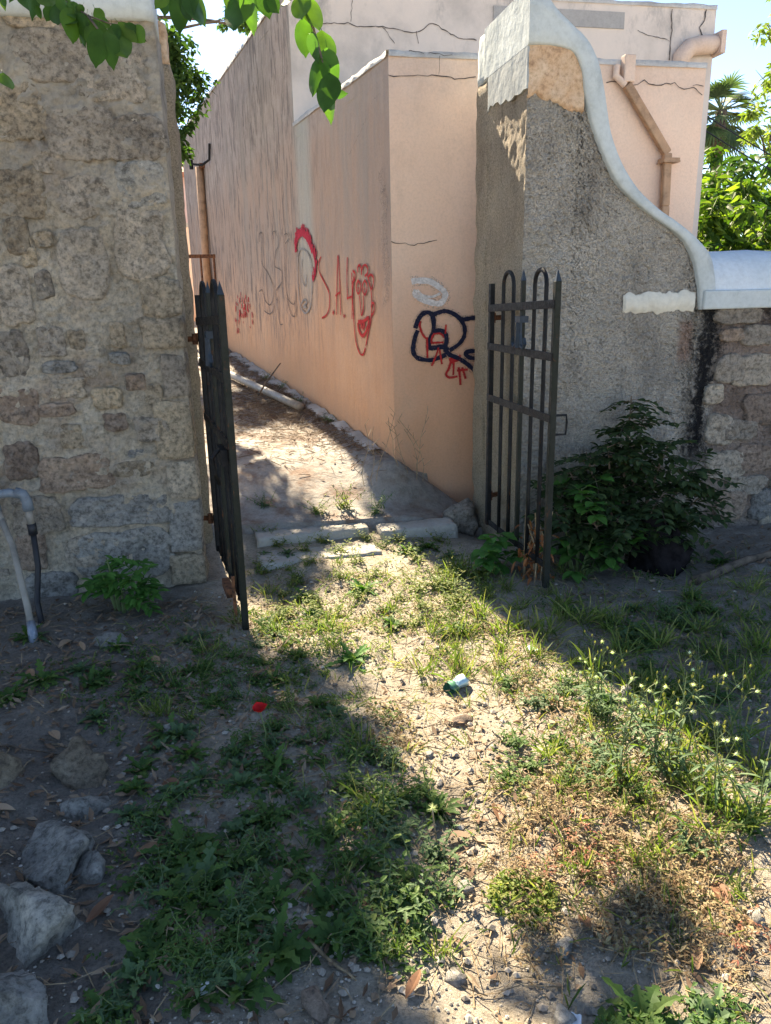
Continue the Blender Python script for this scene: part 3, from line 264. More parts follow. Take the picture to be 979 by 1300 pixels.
def peach_patch():
    t = NT('flaking_peach_plaster')
    c = t.ramp(t.noise(5, 6, .7), [(.34, (.34,.20,.12)), (.48, (.60,.40,.25)), (.66, (.74,.58,.42))])
    c = t.mix(c, t.ramp(t.noise(40, 6, .75), [(.3, .5), (.5, 1), (.7, 1.1)]), .6, 'MULTIPLY'); t.color(c)
    b1 = t.bump(t.noise(12, 8, .75), .8, .03); t.bump(t.noise(70, 6, .8), .6, .006, b1); return t.m
M_PEACH = peach_patch()
def house_mat(name, streaks, grime):
    t = NT(name); x, y, z = t.sep()
    nb = t.noise(1.3, 5, .6)
    c = t.ramp(nb, [(.3, (.64,.35,.215)), (.5, (.68,.395,.25)), (.7, (.72,.46,.31)) ] if streaks else [(.3, (.74,.45,.31)), (.5, (.78,.50,.35)), (.7, (.80,.56,.41))])
    hi = t.mrange(t.math('ADD', z, t.math('MULTIPLY', t.noise(1.4, 5, .65), 1.6)), 1.6, 3.0)
    c = t.mix(c, (.37,.285,.235) if streaks else (.82,.62,.49), t.math('MULTIPLY', hi, .85 if streaks else .65))
    lo = t.mrange(t.math('ADD', z, t.math('MULTIPLY', t.noise(2.1, 5, .65), .8)), 2.3, .7); c = t.mix(c, (.62,.34,.18) if streaks else (.68,.36,.20), t.math('MULTIPLY', lo, .75))  # oranger low down: warm bounce off the lit ground put into the render colour
    up_ = t.math('MULTIPLY', t.mrange(t.math('ADD', z, t.math('MULTIPLY', t.noise(2.4, 6, .7), .9)), 3.05, 3.75), grime)
    c = t.mix(c, t.ramp(t.noise(6, 6, .7), [(.35, (.26,.24,.23)), (.6, (.46,.42,.39))]), up_)
    if streaks:
        v = t.vec((1.0, 1.0, .16)); s1 = t.noise(16, 6, .7, v, .4)
        far = t.mrange(y, 6.2, 8.4)
        s = t.math('MULTIPLY', t.ramp(s1, [(.51, 0), (.57, 1)]), t.math('MULTIPLY', far, t.mrange(z, .7, 1.6)))
        c = t.mix(c, (.13,.11,.10), t.math('MULTIPLY', s, .7))
        s2 = t.ramp(t.noise(4, 5, .7, t.vec((1, 1, .10), (3,7,0))), [(.48, 0), (.64, 1)])
        c = t.mix(c, (.34,.29,.25), t.math('MULTIPLY', s2, t.mrange(z, .9, 2.6, .1, .75)))
        gr = t.math('MULTIPLY', t.mrange(t.math('ABSOLUTE', t.math('SUBTRACT', y, 7.55)), .35, .1), t.mrange(z, 1.2, 1.9))
        c = t.mix(c, (.42,.44,.40), t.math('MULTIPLY', gr, .6))
        b0 = t.bump(s1, .8, .03)
    else:
        c = t.mix(c, (.50,.36,.27), t.math('MULTIPLY', t.ramp(t.noise(3.2, 7, .75, t.vec((1,1,.5), (3,3,8))), [(.54, 0), (.70, 1)]), .35))
        c = t.mix(c, (.30,.24,.20), t.math('MULTIPLY', t.ramp(t.noise(28, 6, .8, t.vec((1,1,.6), (8,1,2))), [(.66, 0), (.74, 1)]), .5))
        b0 = t.bump(t.noise(5, 5, .6), .3, .03)
    c = t.mix(c, t.ramp(t.noise(60, 5, .75), [(.3, .8), (.55, 1.0), (.75, 1.05)]), .6, 'MULTIPLY')
    t.color(c); t.rough(.88); t.bump(t.noise(120, 5, .7), .45, .004, b0); return t.m
M_HOUSE_SIDE = house_mat('peach_render_streaked', True, .55)
M_HOUSE_FRONT = house_mat('peach_render', False, .45)
def grey_render():
    t = NT('grey_white_render')
    c = t.ramp(t.noise(1.6, 6, .65), [(.32, (.46,.41,.375)), (.5, (.60,.53,.48)), (.68, (.66,.57,.505))])
    d = t.ramp(t.noise(3, 7, .75, t.vec((1,1,.5), (1,1,5))), [(.5, 0), (.66, 1)])
    z = t.sep()[2]
    c = t.mix(c, (.27,.255,.245), t.math('MULTIPLY', d, t.mrange(z, 3.5, 4.1, .15, .8))); t.color(c)
    t.bump(t.noise(60, 6, .7), .35, .006); return t.m
M_TALL = grey_render()
M_CAPROOF = plaster_mat('grey_parapet_cap', (.55,.53,.50), (.36,.34,.32), .6, .6)
def plain(name, c, rough=.6, metal=0.0, var=.25, nsc=30, bump=.2, spec=.4):
    t = NT(name); n = t.noise(nsc, 5, .65)
    t.color(t.mix(c, t.ramp(n, [(.3, 1-var*1.6), (.5, 1.0), (.7, 1+var)]), 1.0, 'MULTIPLY')); t.rough(rough)
    t.b.inputs['Metallic'].default_value = metal; t.b.inputs['Specular IOR Level'].default_value = spec
    t.bump(t.noise(nsc*2.5, 5, .7), bump, .004); return t.m
M_IRON = plain('black_gate_paint', (.007,.0075,.009), .55, 0, .5, 40, .35, .15)
M_IRON_GREEN = plain('worn_green_black_paint', (.014,.016,.012), .6, 0, .5, 25, .4, .15)
M_TIP = plain('blue_tip_paint', (.014,.026,.042), .5, 0, .3, 40, .3, .35)
def iron_mat(name, c):
    t = NT(name); n = t.noise(38, 6, .75); k = t.mix(c, (.035,.034,.032), t.ramp(t.noise(9, 5, .7), [(.45, 0), (.7, .6)]))
    k = t.mix(k, (.11,.045,.02), t.ramp(t.noise(30, 6, .8, t.vec((1,1,.5), (3,1,9))), [(.60, 0), (.66, .9)])); t.color(k)
    t.rough(t.ramp(n, [(.35, .38), (.65, .75)])); t.b.inputs['Specular IOR Level'].default_value = .2; t.bump(t.noise(85, 6, .75), .6, .004); return t.m
M_IRON = iron_mat('black_gate_paint_chipped', (.008,.0085,.010)); M_IRON_GREEN = iron_mat('green_black_gate_paint', (.014,.017,.012))
M_RUST = plain('rusty_iron', (.16,.065,.03), .8, 0, .6, 40, .6)
M_PVC = plain('dusty_white_pvc', (.24,.22,.19), .5, 0, .2, 12, .15)
M_PVCG = plain('grey_blue_pvc', (.16,.19,.22), .5, 0, .25, 20, .2)
M_RUBBER = plain('black_rubber', (.018,.018,.022), .55, 0, .3, 30, .2)
M_DRAIN = plain('painted_brown_pipe', (.40,.24,.14), .6, 0, .3, 9, .3)
M_CRACK = plain('dark_crack', (.07,.06,.055), .95, 0, .4, 40, .2)
M_CONC = plaster_mat('worn_concrete', (.44,.41,.37), (.30,.28,.25), .5, .7)
M_SLAB = plaster_mat('pale_stone_slab', (.52,.49,.43), (.33,.305,.265), .7, .9)
def spray(name, c, solid=True):
    t = NT(name); t.rough(.85)
    t.color(t.mix(c, t.ramp(t.noise(35, 5, .7), [(.3, .65), (.5, 1.0), (.7, 1.35)]), 1.0, 'MULTIPLY'))
    n = t.noise(90, 6, .8); n2 = t.noise(9, 4, .6)
    a = t.ramp(t.math('ADD', n, t.math('MULTIPLY', n2, .35)), [(.50, 0), (.58, 1)] if solid else [(.66, 0), (.80, .55)])
    t.l(a, t.b.inputs['Alpha']); t.bump(t.noise(120, 5, .7), .4, .004); return t.m
PAINTC = {'dark': (.13,.105,.09), 'grey': (.27,.25,.24), 'red': (.46,.03,.03), 'crimson': (.42,.02,.045), 'navy': (.014,.016,.04), 'white': (.66,.62,.60)}
PAINT = {k: spray(k+'_spray', c) for k, c in PAINTC.items()}; MIST = {k: spray(k+'_overspray', c, False) for k, c in PAINTC.items()}
def leaf_mat(name, c1, c2, c3, transl=.35, rough=.6, isl=True):
    t = NT(name); r = t.island() if isl else t.rand()
    c = t.ramp(r, [(0, c1), (.5, c2), (1, c3)])
    c = t.mix(c, t.ramp(t.noise(14, 4, .6), [(.3, .7), (.7, 1.25)]), .8, 'MULTIPLY')
    t.color(c); t.rough(rough); t.b.inputs['Specular IOR Level'].default_value = .2
    tr = t.n('ShaderNodeBsdfTranslucent'); t.l(t.mix(c, (1.25,1.5,.55), 1.0, 'MULTIPLY'), tr.inputs[0])
    mx = t.n('ShaderNodeMixShader'); mx.inputs[0].default_value = transl
    t.l(t.b.outputs[0], mx.inputs[1]); t.l(tr.outputs[0], mx.inputs[2]); t.l(mx.outputs[0], t.out.inputs[0]); return t.m
L_BROAD = leaf_mat('broad_leaf', (.045,.10,.025), (.07,.15,.03), (.12,.20,.04), .55, .4, False)
L_TREE = leaf_mat('tree_leaf', (.035,.07,.02), (.05,.10,.028), (.08,.14,.035), .4)
L_SHRUB = leaf_mat('dark_shrub_leaf', (.024,.045,.016), (.04,.068,.024), (.07,.10,.035), .3)
L_BRIGHT = leaf_mat('bright_shrub_leaf', (.05,.14,.03), (.075,.19,.04), (.10,.23,.05), .35)
L_WEED = leaf_mat('weed_leaf', (.045,.10,.025), (.075,.145,.035), (.13,.19,.05), .35)
L_WEED2 = leaf_mat('yellow_green_weed_leaf', (.09,.15,.03), (.16,.21,.045), (.27,.27,.07), .4)
L_GREY = leaf_mat('grey_green_weed_leaf', (.07,.12,.06), (.09,.15,.07), (.12,.19,.08), .3)
L_GRASS = leaf_mat('grass_blade', (.08,.13,.03), (.14,.19,.05), (.30,.28,.12), .4)
L_DRY = leaf_mat('dry_weed', (.17,.10,.055), (.29,.21,.12), (.40,.34,.20), .3, .7)
L_LITTER = leaf_mat('dead_leaf', (.11,.065,.04), (.20,.13,.085), (.32,.24,.17), .15, .7)
L_HEDGE = leaf_mat('garden_leaf', (.025,.055,.012), (.07,.13,.02), (.26,.32,.05), .4)
L_PALE = leaf_mat('pale_tree_leaf', (.10,.15,.03), (.18,.23,.05), (.28,.32,.08), .45)
L_PALM = leaf_mat('palm_leaf', (.05,.08,.04), (.07,.11,.05), (.11,.15,.07), .3)
M_BARK = plain('bark', (.12,.09,.065), .9, 0, .5, 18, .8)
M_STEM = plain('green_stem', (.10,.14,.05), .7, 0, .3, 30, .2)
M_DRYSTEM = plain('dry_stem', (.30,.22,.13), .85, 0, .4, 30, .3)
# ------------------------------------------------------------ terrain
WA = R(-10); WT = Vector((math.sin(WA), math.cos(WA), 0)); WN = Vector((math.cos(WA), -math.sin(WA), 0)); WP = Vector((1.2, 5.5, 0))
def wall_st(x, y):
    p = Vector((x, y, 0)) - WP; return p.dot(WT), -p.dot(WN)      # along the side wall, distance to its left
def pave_h(x, y):
    s, d = wall_st(x, y)
    fl = .115 + .20*smst((s+.55)/1.1) + .068*max(0, s+.55)
    if x > 1.0 and y < 5.6:
        u = max(0, min(1, (x-1.0)/.7)); fl = lerp(fl, -.02, u*u)
    if s >= 0: h = lerp(fl, .40+.068*s, smst((.34+.06*fbm(s*2.2, 1, 1, 3)-d)/.2))
    else:
        u = max(0, min(1, (x-1.2)/.6)); hf = .40-.46*u
        dist = math.hypot(max(0, 1.2-x), 5.5-y); h = lerp(fl, max(hf, fl-.03), smst((.38-dist)/.3))
    return h + .008*fbm(x*1.7, y*1.7, 3.1, 4) + .003*fbm(x*7, y*7, 1.1, 3)
def ground_h(x, y):
    far = smst((math.hypot(x-.5, y-3)-9)/20)
    h = .028*fbm(x*1.1, y*1.1, 0, 3) + .018*fbm(x*3.2, y*3.2, 5, 3) + .007*fbm(x*12, y*12, 9, 3)
    h += .055*smst((x-1.9)/1.4) + .045*smst((-.62-x)/.25)*smst((3.4-y)/.5)
    h += -.03*math.exp(-((x-.65)/.5)**2)*smst((4.3-y)/.6)
    h *= 1-far
    a = smst((y-4.45)/.45)*(smst((x+3.2)/.6)*smst((2.0-x)/.4))
    if a > 0: h = lerp(h, pave_h(min(x, 1.9), y)-.07 if y < 18 else .8, a)
    return h
def axis(lo, hi, step, out_lo, out_hi):
    a = list(np.arange(lo, hi, step)); s = step; v = a[-1]
    while v < out_hi: s *= 1.28; v += s; a.append(v)
    s = step; v = lo
    while v > out_lo: s *= 1.28; v -= s; a.insert(0, v)
    return [float(q) for q in a]
gx = axis(-1.7, 3.8, .022, -400, 400); gy = axis(.7, 5.1, .022, -200, 600)
def soil_mat():
    t = NT('soil'); x, y, z = t.sep()
    n1 = t.noise(1.5, 5, .6); n2 = t.noise(9, 6, .7); n3 = t.noise(70, 5, .75)
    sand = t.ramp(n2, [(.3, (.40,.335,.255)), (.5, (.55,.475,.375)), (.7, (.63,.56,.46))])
    hum_shade = t.ramp(n2, [(.3, (.17,.148,.125)), (.5, (.27,.24,.205)), (.7, (.38,.345,.30))])
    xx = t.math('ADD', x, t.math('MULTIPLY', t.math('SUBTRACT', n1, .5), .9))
    left = t.mrange(xx, -.05, -.42); right = t.mrange(xx, 1.35, 1.8)  # left is humus; right side toned darker to deepen the shade there
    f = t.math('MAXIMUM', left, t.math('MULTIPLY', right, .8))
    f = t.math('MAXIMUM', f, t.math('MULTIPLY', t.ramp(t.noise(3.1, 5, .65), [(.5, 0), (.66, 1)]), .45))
    f = t.math('MULTIPLY', f, t.mrange(t.math('ADD', y, t.math('MULTIPLY', n1, .6)), .5, 1.2))     # unseen ground behind the camera made pale sand to bounce sun onto the walls
    c = t.mix(sand, hum_shade, f)
    c = t.mix(c, t.ramp(n3, [(.34, .5), (.5, .97), (.66, 1.2)]), .8, 'MULTIPLY'); t.color(c); t.rough(.97)
    b1 = t.bump(t.noise(55, 8, .82), 1.0, .03); t.bump(t.voro(190), .5, .004, b1); return t.m
M_SOIL = soil_mat()
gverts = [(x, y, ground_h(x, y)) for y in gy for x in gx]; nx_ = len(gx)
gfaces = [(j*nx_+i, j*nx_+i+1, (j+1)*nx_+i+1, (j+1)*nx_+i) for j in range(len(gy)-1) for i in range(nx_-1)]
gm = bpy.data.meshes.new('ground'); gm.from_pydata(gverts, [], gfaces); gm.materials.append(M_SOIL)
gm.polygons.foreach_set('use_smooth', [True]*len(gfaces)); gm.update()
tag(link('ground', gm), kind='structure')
def G(x, y): return ground_h(x, y)

def pave_mat():
    t = NT('alley_concrete')
    c = t.ramp(t.noise(1.8, 6, .65), [(.3, (.25,.23,.205)), (.5, (.325,.30,.27)), (.7, (.38,.355,.325))])
    c = t.mix(c, t.ramp(t.noise(50, 6, .75), [(.3, .6), (.5, 1.0), (.7, 1.15)]), .7, 'MULTIPLY')
    d = t.ramp(t.noise(3.2, 6, .7, t.vec((1,1,1), (2,2,2))), [(.47, 0), (.62, 1)])
    c = t.mix(c, (.17,.10,.065), t.math('MULTIPLY', d, .8))
    x, y, z = t.sep(); dw = t.math('SUBTRACT', t.math('ADD', t.math('MULTIPLY', t.math('SUBTRACT', 1.2, x), .985), t.math('MULTIPLY', t.math('SUBTRACT', y, 5.5), -.1736)), t.math('MULTIPLY', t.noise(5, 6, .7), .5))
    dirt = t.math('MULTIPLY', t.mrange(dw, .02, -.22), t.mrange(y, 5.0, 5.8, .55, 1.0)); c = t.mix(c, t.ramp(t.noise(18, 6, .7), [(.35, (.10,.085,.065)), (.6, (.26,.225,.185))]), t.math('MULTIPLY', dirt, .85)); t.color(c)
    b1 = t.bump(t.noise(12, 7, .7), .6, .03); t.bump(t.noise(80, 6, .75), .6, .005, b1); return t.m
pm = grid_mesh('alley_pavement', 130, 330, lambda u, v: ((lambda x, y: (x, y, pave_h(x, y)))(lerp(-2.3, 1.86, u), lerp(4.93, 17.0, v**1.5))),
               pave_mat(), keep=lambda a, b: wall_st(a[0], a[1])[1] > -.12 or (a[1] < 5.56))
for v in pm.vertices:
    if v.co.y < 4.935: v.co.z = -.12
tag(link('alley_pavement', pm), kind='structure')

# ------------------------------------------------------------ house
house = thing('peach_house', 'peach rendered flat-roofed house with graffiti and a taller grey block behind', 'house', (1.2, 5.5, 0))
HP = Vector((1.2, 5.5, 0))
def hlink(name, mb, mat, parent=house, smooth=False): return mb.build(name, mat, parent, -HP if parent is house else None, smooth)
def wpt(s, z, off=0.0): return tuple(WP + WT*s - WN*off + Vector((0, 0, z)))
LOWZ, TALLZ, S1, S2 = 3.08, 4.2, 2.3, 9.3
# low block: side and front walls, subtly uneven
def side_low(u, v):
    s = u*S1; z = lerp(-.5, LOWZ, v); o = .006*fbm(s*2, z*2, 2, 3) if 0 < u < 1 and v < 1 else 0
    p = wpt(s, z, o); return p
def side_tall(u, v):
    s = lerp(S1, S2, u); z = lerp(-.3, TALLZ, v); o = .008*fbm(s*2, z*2, 2, 3) if 0 < u < 1 and v < 1 else 0
    return wpt(s, z, o)
FX = 3.5
def front_low(u, v):
    x = lerp(1.2, FX, u); z = lerp(-.5, LOWZ, v); o = .005*fbm(x*2, z*2, 7, 3) if 0 < u < 1 and v < 1 else 0
    return (x, 5.5 - o, z)
link('side_wall', grid_mesh('side_wall', 30, 40, side_low, M_HOUSE_SIDE, flip=True), house, -HP)
link('side_wall', grid_mesh('side_wall', 90, 50, side_tall, M_HOUSE_SIDE, flip=True), house, -HP)
link('front_wall', grid_mesh('front_wall', 40, 50, front_low, M_HOUSE_FRONT), house, -HP)
tc = wpt(S1, 0); TX1 = 5.0; fe = wpt(S2, 0)
mb = MB(); mb.add([(FX,5.5,-.5),(FX,7.77,-.5),(FX,7.77,LOWZ),(FX,5.5,LOWZ)], [(0,1,2,3)]); hlink('end_wall', mb, M_HOUSE_FRONT)
mb = MB(); y1 = tc[1]
mb.add([(tc[0],y1,2.9),(TX1,y1,2.9),(TX1,y1,TALLZ),(tc[0],y1,TALLZ), (FX,y1,-.5),(TX1,y1,-.5)], [(0,1,2,3)]); mb.add([(FX+.002,y1,-.5),(TX1,y1,-.5),(TX1,y1,2.9),(FX+.002,y1,2.9)], [(0,1,2,3)])
hlink('upper_wall', mb, M_TALL)
mb = MB(); mb.add([(TX1,y1,-.5),(TX1,fe[1],-.5),(TX1,fe[1],TALLZ),(TX1,y1,TALLZ)], [(0,1,2,3)]); mb.add([(TX1,fe[1],-.5),(fe[0],fe[1],-.5),(fe[0],fe[1],TALLZ),(TX1,fe[1],TALLZ)], [(0,1,2,3)])
hlink('rear_wall', mb, M_TALL)
mb = MB(); mb.add([(1.2,5.5,LOWZ-.12),(FX,5.5,LOWZ-.12),(FX,y1,LOWZ-.12),(tc[0],y1,LOWZ-.12)], [(0,1,2,3)]); mb.add([(tc[0],y1,TALLZ-.15),(TX1,y1,TALLZ-.15),(TX1,fe[1],TALLZ-.15),(fe[0],fe[1],TALLZ-.15)], [(0,1,2,3)])
hlink('roof', mb, M_CAPROOF)
def cap(path, w, h, z, inward):
    """uneven parapet cap: strip along path, overhang 1 cm outside"""
    m = MB(); rows = []
    pts = []
    for i in range(len(path)-1):
        a, b = Vector(path[i]), Vector(path[i+1]); n = max(2, int((b-a).length/.05))
        pts += [a.lerp(b, k/n) for k in range(n)]
    pts.append(Vector(path[-1]))
    for p in pts:
        j = .012*fbm(p.x*6, p.y*6, 1, 3); k = .010*fbm(p.x*9, p.y*9, 4, 3)
        iv = Vector(inward(p)); o = p - iv*(.012+k); q = p + iv*w
        rows.append([(o.x,o.y,z-.015), (o.x,o.y,z+h*.7+j), (lerp(o.x,q.x,.2),lerp(o.y,q.y,.2),z+h+j), (q.x,q.y,z+h*.9+j), (q.x,q.y,z-.015)])
    vs = [v for r in rows for v in r]; fs = []
    for i in range(len(rows)-1):
        for k in range(4): fs.append((i*5+k, i*5+k+1, (i+1)*5+k+1, (i+1)*5+k))
    m.add(vs, fs); return m
hlink('parapet_cap', cap([(1.2,5.5,0),(FX,5.5,0)], .2, .03, LOWZ, lambda p: (0,1,0)), M_CAPROOF, smooth=True)
hlink('parapet_cap', cap([wpt(0,0),wpt(S1,0)], .2, .028, LOWZ, lambda p: tuple(WN)), M_CAPROOF, smooth=True)
hlink('parapet_cap', cap([(tc[0],y1,0),(TX1,y1,0)], .22, .03, TALLZ, lambda p: (0,1,0)), M_CAPROOF, smooth=True)
hlink('parapet_cap', cap([wpt(S1,0),wpt(S2,0)], .22, .03, TALLZ, lambda p: tuple(WN)), M_CAPROOF, smooth=True)
# grey repair band under the upper parapet and plinth joints
mb = MB(); mb.box((tc[0]+1.9, y1-.012, 3.98), (4.02, y1-.0005, 4.12)); hlink('repair_band', mb, plaster_mat('grey_cement_patch', (.36,.35,.34), (.27,.26,.255), .5))
# drain pipe on the front wall
def poly3(pts, y): return [(x, y, z) for x, z in pts]
dp = MB(); q = poly3(DRAIN, 5.452)
for a, b in zip(q[1:-1], q[2:]): dp.bar(a, b, .05, .06, side=(0,1,0))
dpo = hlink('drain_pipe', dp, M_DRAIN); bevel(dpo, .008, 2)
mb = MB(); mb.box((3.17,5.40,2.44),(3.29,5.49,2.47)); mb.bar((3.16,5.48,2.44),(3.34,5.48,2.46),.012); hlink('pipe_bracket', mb, M_DRAIN, dpo).location = (0,0,0)
mb = MB(); mb.box((2.84,5.43,2.95),(2.92,5.499,3.12)); mb.tube([(2.80,5.47,3.06),(2.79,5.46,2.99),(2.86,5.45,2.93)], .025, 8); bevel(hlink('rain_head', mb, M_HOUSE_FRONT), .02, 3)
# plastered spout on the tall block
sp = MB(); sp.tube([(x, y1-.06, z) for x, z in SPOUT], .085, 12); hlink('roof_spout', sp, M_HOUSE_FRONT, smooth=True)
mb = MB(); mb.bar((SPOUT[-1][0]-.02, y1-.06, SPOUT[-1][1]-.1), (SPOUT[-1][0]-.02, y1-.06, SPOUT[-1][1]+.1), .2, .05, side=(0,1,0)); hlink('spout_lip', mb, M_HOUSE_FRONT)
# brown downpipe and lamp hook on the side wall
mb = MB(); mb.tube([wpt(7.3,3.42,.06), wpt(7.3,2.2,.07), wpt(7.3,.85,.06)], .06, 10); hlink('downpipe', mb, M_DRAIN, smooth=True)
mb = MB(); mb.box((-.13,12.55,3.40),(.02,12.75,3.46)); hlink('downpipe_hood', mb, M_RUST)
mb = MB(); mb.tube([wpt(6.55,3.62,.02), wpt(6.6,3.42,.03), wpt(6.7,3.36,.12), wpt(6.9,3.40,.24)], .018, 6); mb.tube([wpt(6.9,3.33,.24), wpt(6.9,3.45,.24)], .03, 6); hlink('lamp_hook', mb, M_IRON)
mb = MB(); mb.tube([wpt(6.9,3.45,.24), wpt(6.9,3.50,.24)], .03, 8); hlink('insulator', mb, M_PVC)
# graffiti and cracks: paint skins 2 mm proud of the render
def ribbon(mb, pts, w, place, jag=0.0, rs=None):
    rs = rs or random.Random(1)
    P = []
    for i in range(len(pts)-1):
        a, b = pts[i], pts[i+1]; n = max(1, int(math.hypot(b[0]-a[0], b[1]-a[1])/.03)) if jag else 4
        p0 = pts[max(0,i-1)]; p3 = pts[min(len(pts)-1,i+2)]
        for k in range(n):
            t = k/n
            if jag: P.append((lerp(a[0],b[0],t)+rs.uniform(-jag,jag), lerp(a[1],b[1],t)+rs.uniform(-jag,jag)))
            else:
                f = lambda c: .5*((2*a[c])+(-p0[c]+b[c])*t+(2*p0[c]-5*a[c]+4*b[c]-p3[c])*t*t+(-p0[c]+3*a[c]-3*b[c]+p3[c])*t**3)
                P.append((f(0), f(1)))
    P.append(pts[-1]); vs = []; fs = []
    for i, p in enumerate(P):
        a = P[max(0,i-1)]; b = P[min(len(P)-1,i+1)]; dx, dz = b[0]-a[0], b[1]-a[1]; l = math.hypot(dx,dz) or 1
        ww = w*.5*(rs.uniform(.5,1.3) if jag else rs.uniform(.85,1.15))
        vs += [place(p[0]-dz/l*ww, p[1]+dx/l*ww), place(p[0]+dz/l*ww, p[1]-dx/l*ww)]
    for i in range(len(P)-1): fs.append((2*i, 2*i+1, 2*i+3, 2*i+2))
    mb.add(vs, fs)
rg = random.Random(8)
def strokes(items, place, label_of, host):
    by = {}
    for c, w, pts in items: by.setdefault(c, []).append((w, pts))
    for c, ls in by.items():
        mb = MB()
        for i, (w, pts) in enumerate(ls): ribbon(mb, pts, w*1.35, lambda a, b, i=i: place(a, b, .0105+.0002*(i % 9)), 0, rg)
        ms = MB()
        for i, (w, pts) in enumerate(ls): ribbon(ms, pts, w*2.4, lambda a, b, i=i: place(a, b, .0083+.0002*(i % 9)), 0, rg)
        hlink('overspray', ms, MIST[c.split('_')[0]])['kind'] = 'stuff'
        tag(hlink('graffiti', mb, PAINT[c.split('_')[0]]), label_of.get(c), None, None, 'stuff' if c == 'red_flecks' else None)
strokes(WALL_GRAFFITI, lambda s, z, o: wpt(s, z, o), {'dark': 'faint dark outlined letters', 'grey': 'grey sprayed outline of a face', 'red': 'red sprayed initials with dots', 'red_face': 'red sprayed laughing face with curls', 'red_flecks': 'scattered red paint flecks', 'crimson': 'crimson spiky hair of the sprayed face'}, house)
strokes(FRONT_GRAFFITI, lambda x, z, o: (x, 5.5-o, z), {'navy': 'thick navy looping tag', 'red': 'thin red scrawl', 'white': 'faded white looping scrawl'}, house)
for Y, w, pts in CRACKS:
    mb = MB(); yy = 5.5 if Y < 6 else y1
    ribbon(mb, pts, w, lambda x, z: (x, yy-.009, z), .007, rg); hlink('crack', mb, M_CRACK)
mb = MB()
ribbon(mb, [(.14,2.40),(.09,2.15),(.12,1.9),(.08,1.7),(.10,1.5)], .11, lambda s, z: wpt(s, z, .0095), .022, rg); ribbon(mb, [(.02,2.9),(.3,2.85),(.5,2.72),(.8,2.6)], .006, lambda s, z: wpt(s, z, .009), .01, rg)
hlink('bare_patch', mb, spray('grey_bare_patch', (.30,.26,.225), False))

# pale concrete kerb hugging the foot of the side wall
mb = MB(); rows = []
for k in range(111):
    s_ = .25+k*.05; w_ = .11+.06*fbm(s_*4, 2, 1, 4); h_ = .028+.03*fbm(s_*5, 7, 1, 4); p = wpt(s_, 0, w_); zf = pave_h(p[0], p[1])
    zb = .40+.068*s_
    rows.append([wpt(s_, zf-.08, w_+.015), wpt(s_, zb+h_*.35, w_), wpt(s_, zb+h_*.8, w_-.03), wpt(s_, zb+h_, .012)])
mb.add([v for r_ in rows for v in r_], [(i*4+k, (i+1)*4+k, (i+1)*4+k+1, i*4+k+1) for i in range(len(rows)-1) for k in range(3)])
tag(mb.build('kerb', M_CONC, None, smooth=True), 'low worn concrete kerb along the foot of the alley wall', 'kerb')
# ------------------------------------------------------------ walls of the gateway
WY, WB = 4.32, 5.12
def stone(parent, cx, cz, hw, hh, mat, seed, base_y=WY, proud=.018, pw=3.2):
    rr = random.Random(seed); n, m = 36, 10; vs = []; fs = []; ph = rr.random()*50; pw = rr.uniform(3.0, 7.0)
    for k in range(m+1):
        t = k/m; rad = (1.0, .98, .93, .85, .75, .63, .50, .37, .24, .11, 0.0)[k]
        for i in range(n if k < m else 1):
            a = 2*math.pi*i/n; c, s_ = math.cos(a), math.sin(a)
            e = (abs(c)**pw + abs(s_)**pw)**(-1/pw)
            e *= 1 + .20*fbm(c*1.1+ph, s_*1.1, 2, 2) + .09*fbm(c*4+ph, s_*4, 2, 3)
            x = cx + hw*rad*e*c; z = cz + hh*rad*e*s_
            d = (-.03, .3*proud, .8*proud, proud)[min(k, 3)]
            if k >= 1: d += (.010*fbm(x*8+ph, z*8, 3, 3)+.010*fbm(x*24+ph, z*24, 3, 3)+.006*fbm(x*60+ph, z*60, 3, 3))*(1 if k > 1 else .4)
            vs.append((x, base_y-d, z))
    for k in range(m-1):
        for i in range(n): fs.append((k*n+i, k*n+(i+1)%n, (k+1)*n+(i+1)%n, (k+1)*n+i))
    for i in range(n): fs.append(((m-1)*n+i, (m-1)*n+(i+1)%n, m*n))
    me = bpy.data.meshes.new('stone'); me.from_pydata(vs, [], fs); me.materials.append(mat)
    me.polygons.foreach_set('use_smooth', [True]*len(fs)); me.update(); return link('stone', me, parent)
def wall_off(x, z): return .020*fbm(x*3.1, z*3.1, 1.7, 4) + .012*fbm(x*11, z*11, 4.4, 5)*(1+.6*smst((z-1.7)/.5)) + .015*fbm(x*30, z*30, 9.4, 4)
# ---- left: rubble wall
lw = thing('rubble_wall', 'tall grey rubble stone wall with dressed quoins, left of the gateway', 'wall')
LT = 2.86
def lfront(u, v):
    x = lerp(-4.0, -.20, 1-(1-u)**1.0); z = lerp(-.3, LT, v)
    return (x, WY - wall_off(x, z)*(1 if u < .995 else .3), z)
xs = axis(-1.45, -.20, .009, -4.0, -.2)
xs = [x for x in xs if x <= -.2005]+[-.20]; zs = list(np.linspace(-.3, LT, 340))
link('mortar_face', grid_mesh('mortar_face', len(xs), len(zs), lambda u, v: (lambda x, z: (x, WY-wall_off(x, z), z))(xs[round(u*(len(xs)-1))], float(zs[round(v*(len(zs)-1))])), M_MORTAR), lw)
def ljamb(u, v):
    y = lerp(WY, 4.86, u); z = lerp(-.3, LT, v); x = -.20+.012*fbm(y*5, z*5, 8, 4)
    return (x, y - (wall_off(-.20, z) if u == 0 else 0), z) if u > 0 else (-.20, WY-wall_off(-.20, z), z)
link('jamb_face', grid_mesh('jamb_face', 24, 150, ljamb, M_MORTAR), lw)
mb = MB(); mb.box((-4, WY+.1, -.3), (-.23, 5.0, LT-.01)); mb.build('core', M_MORTAR, lw)
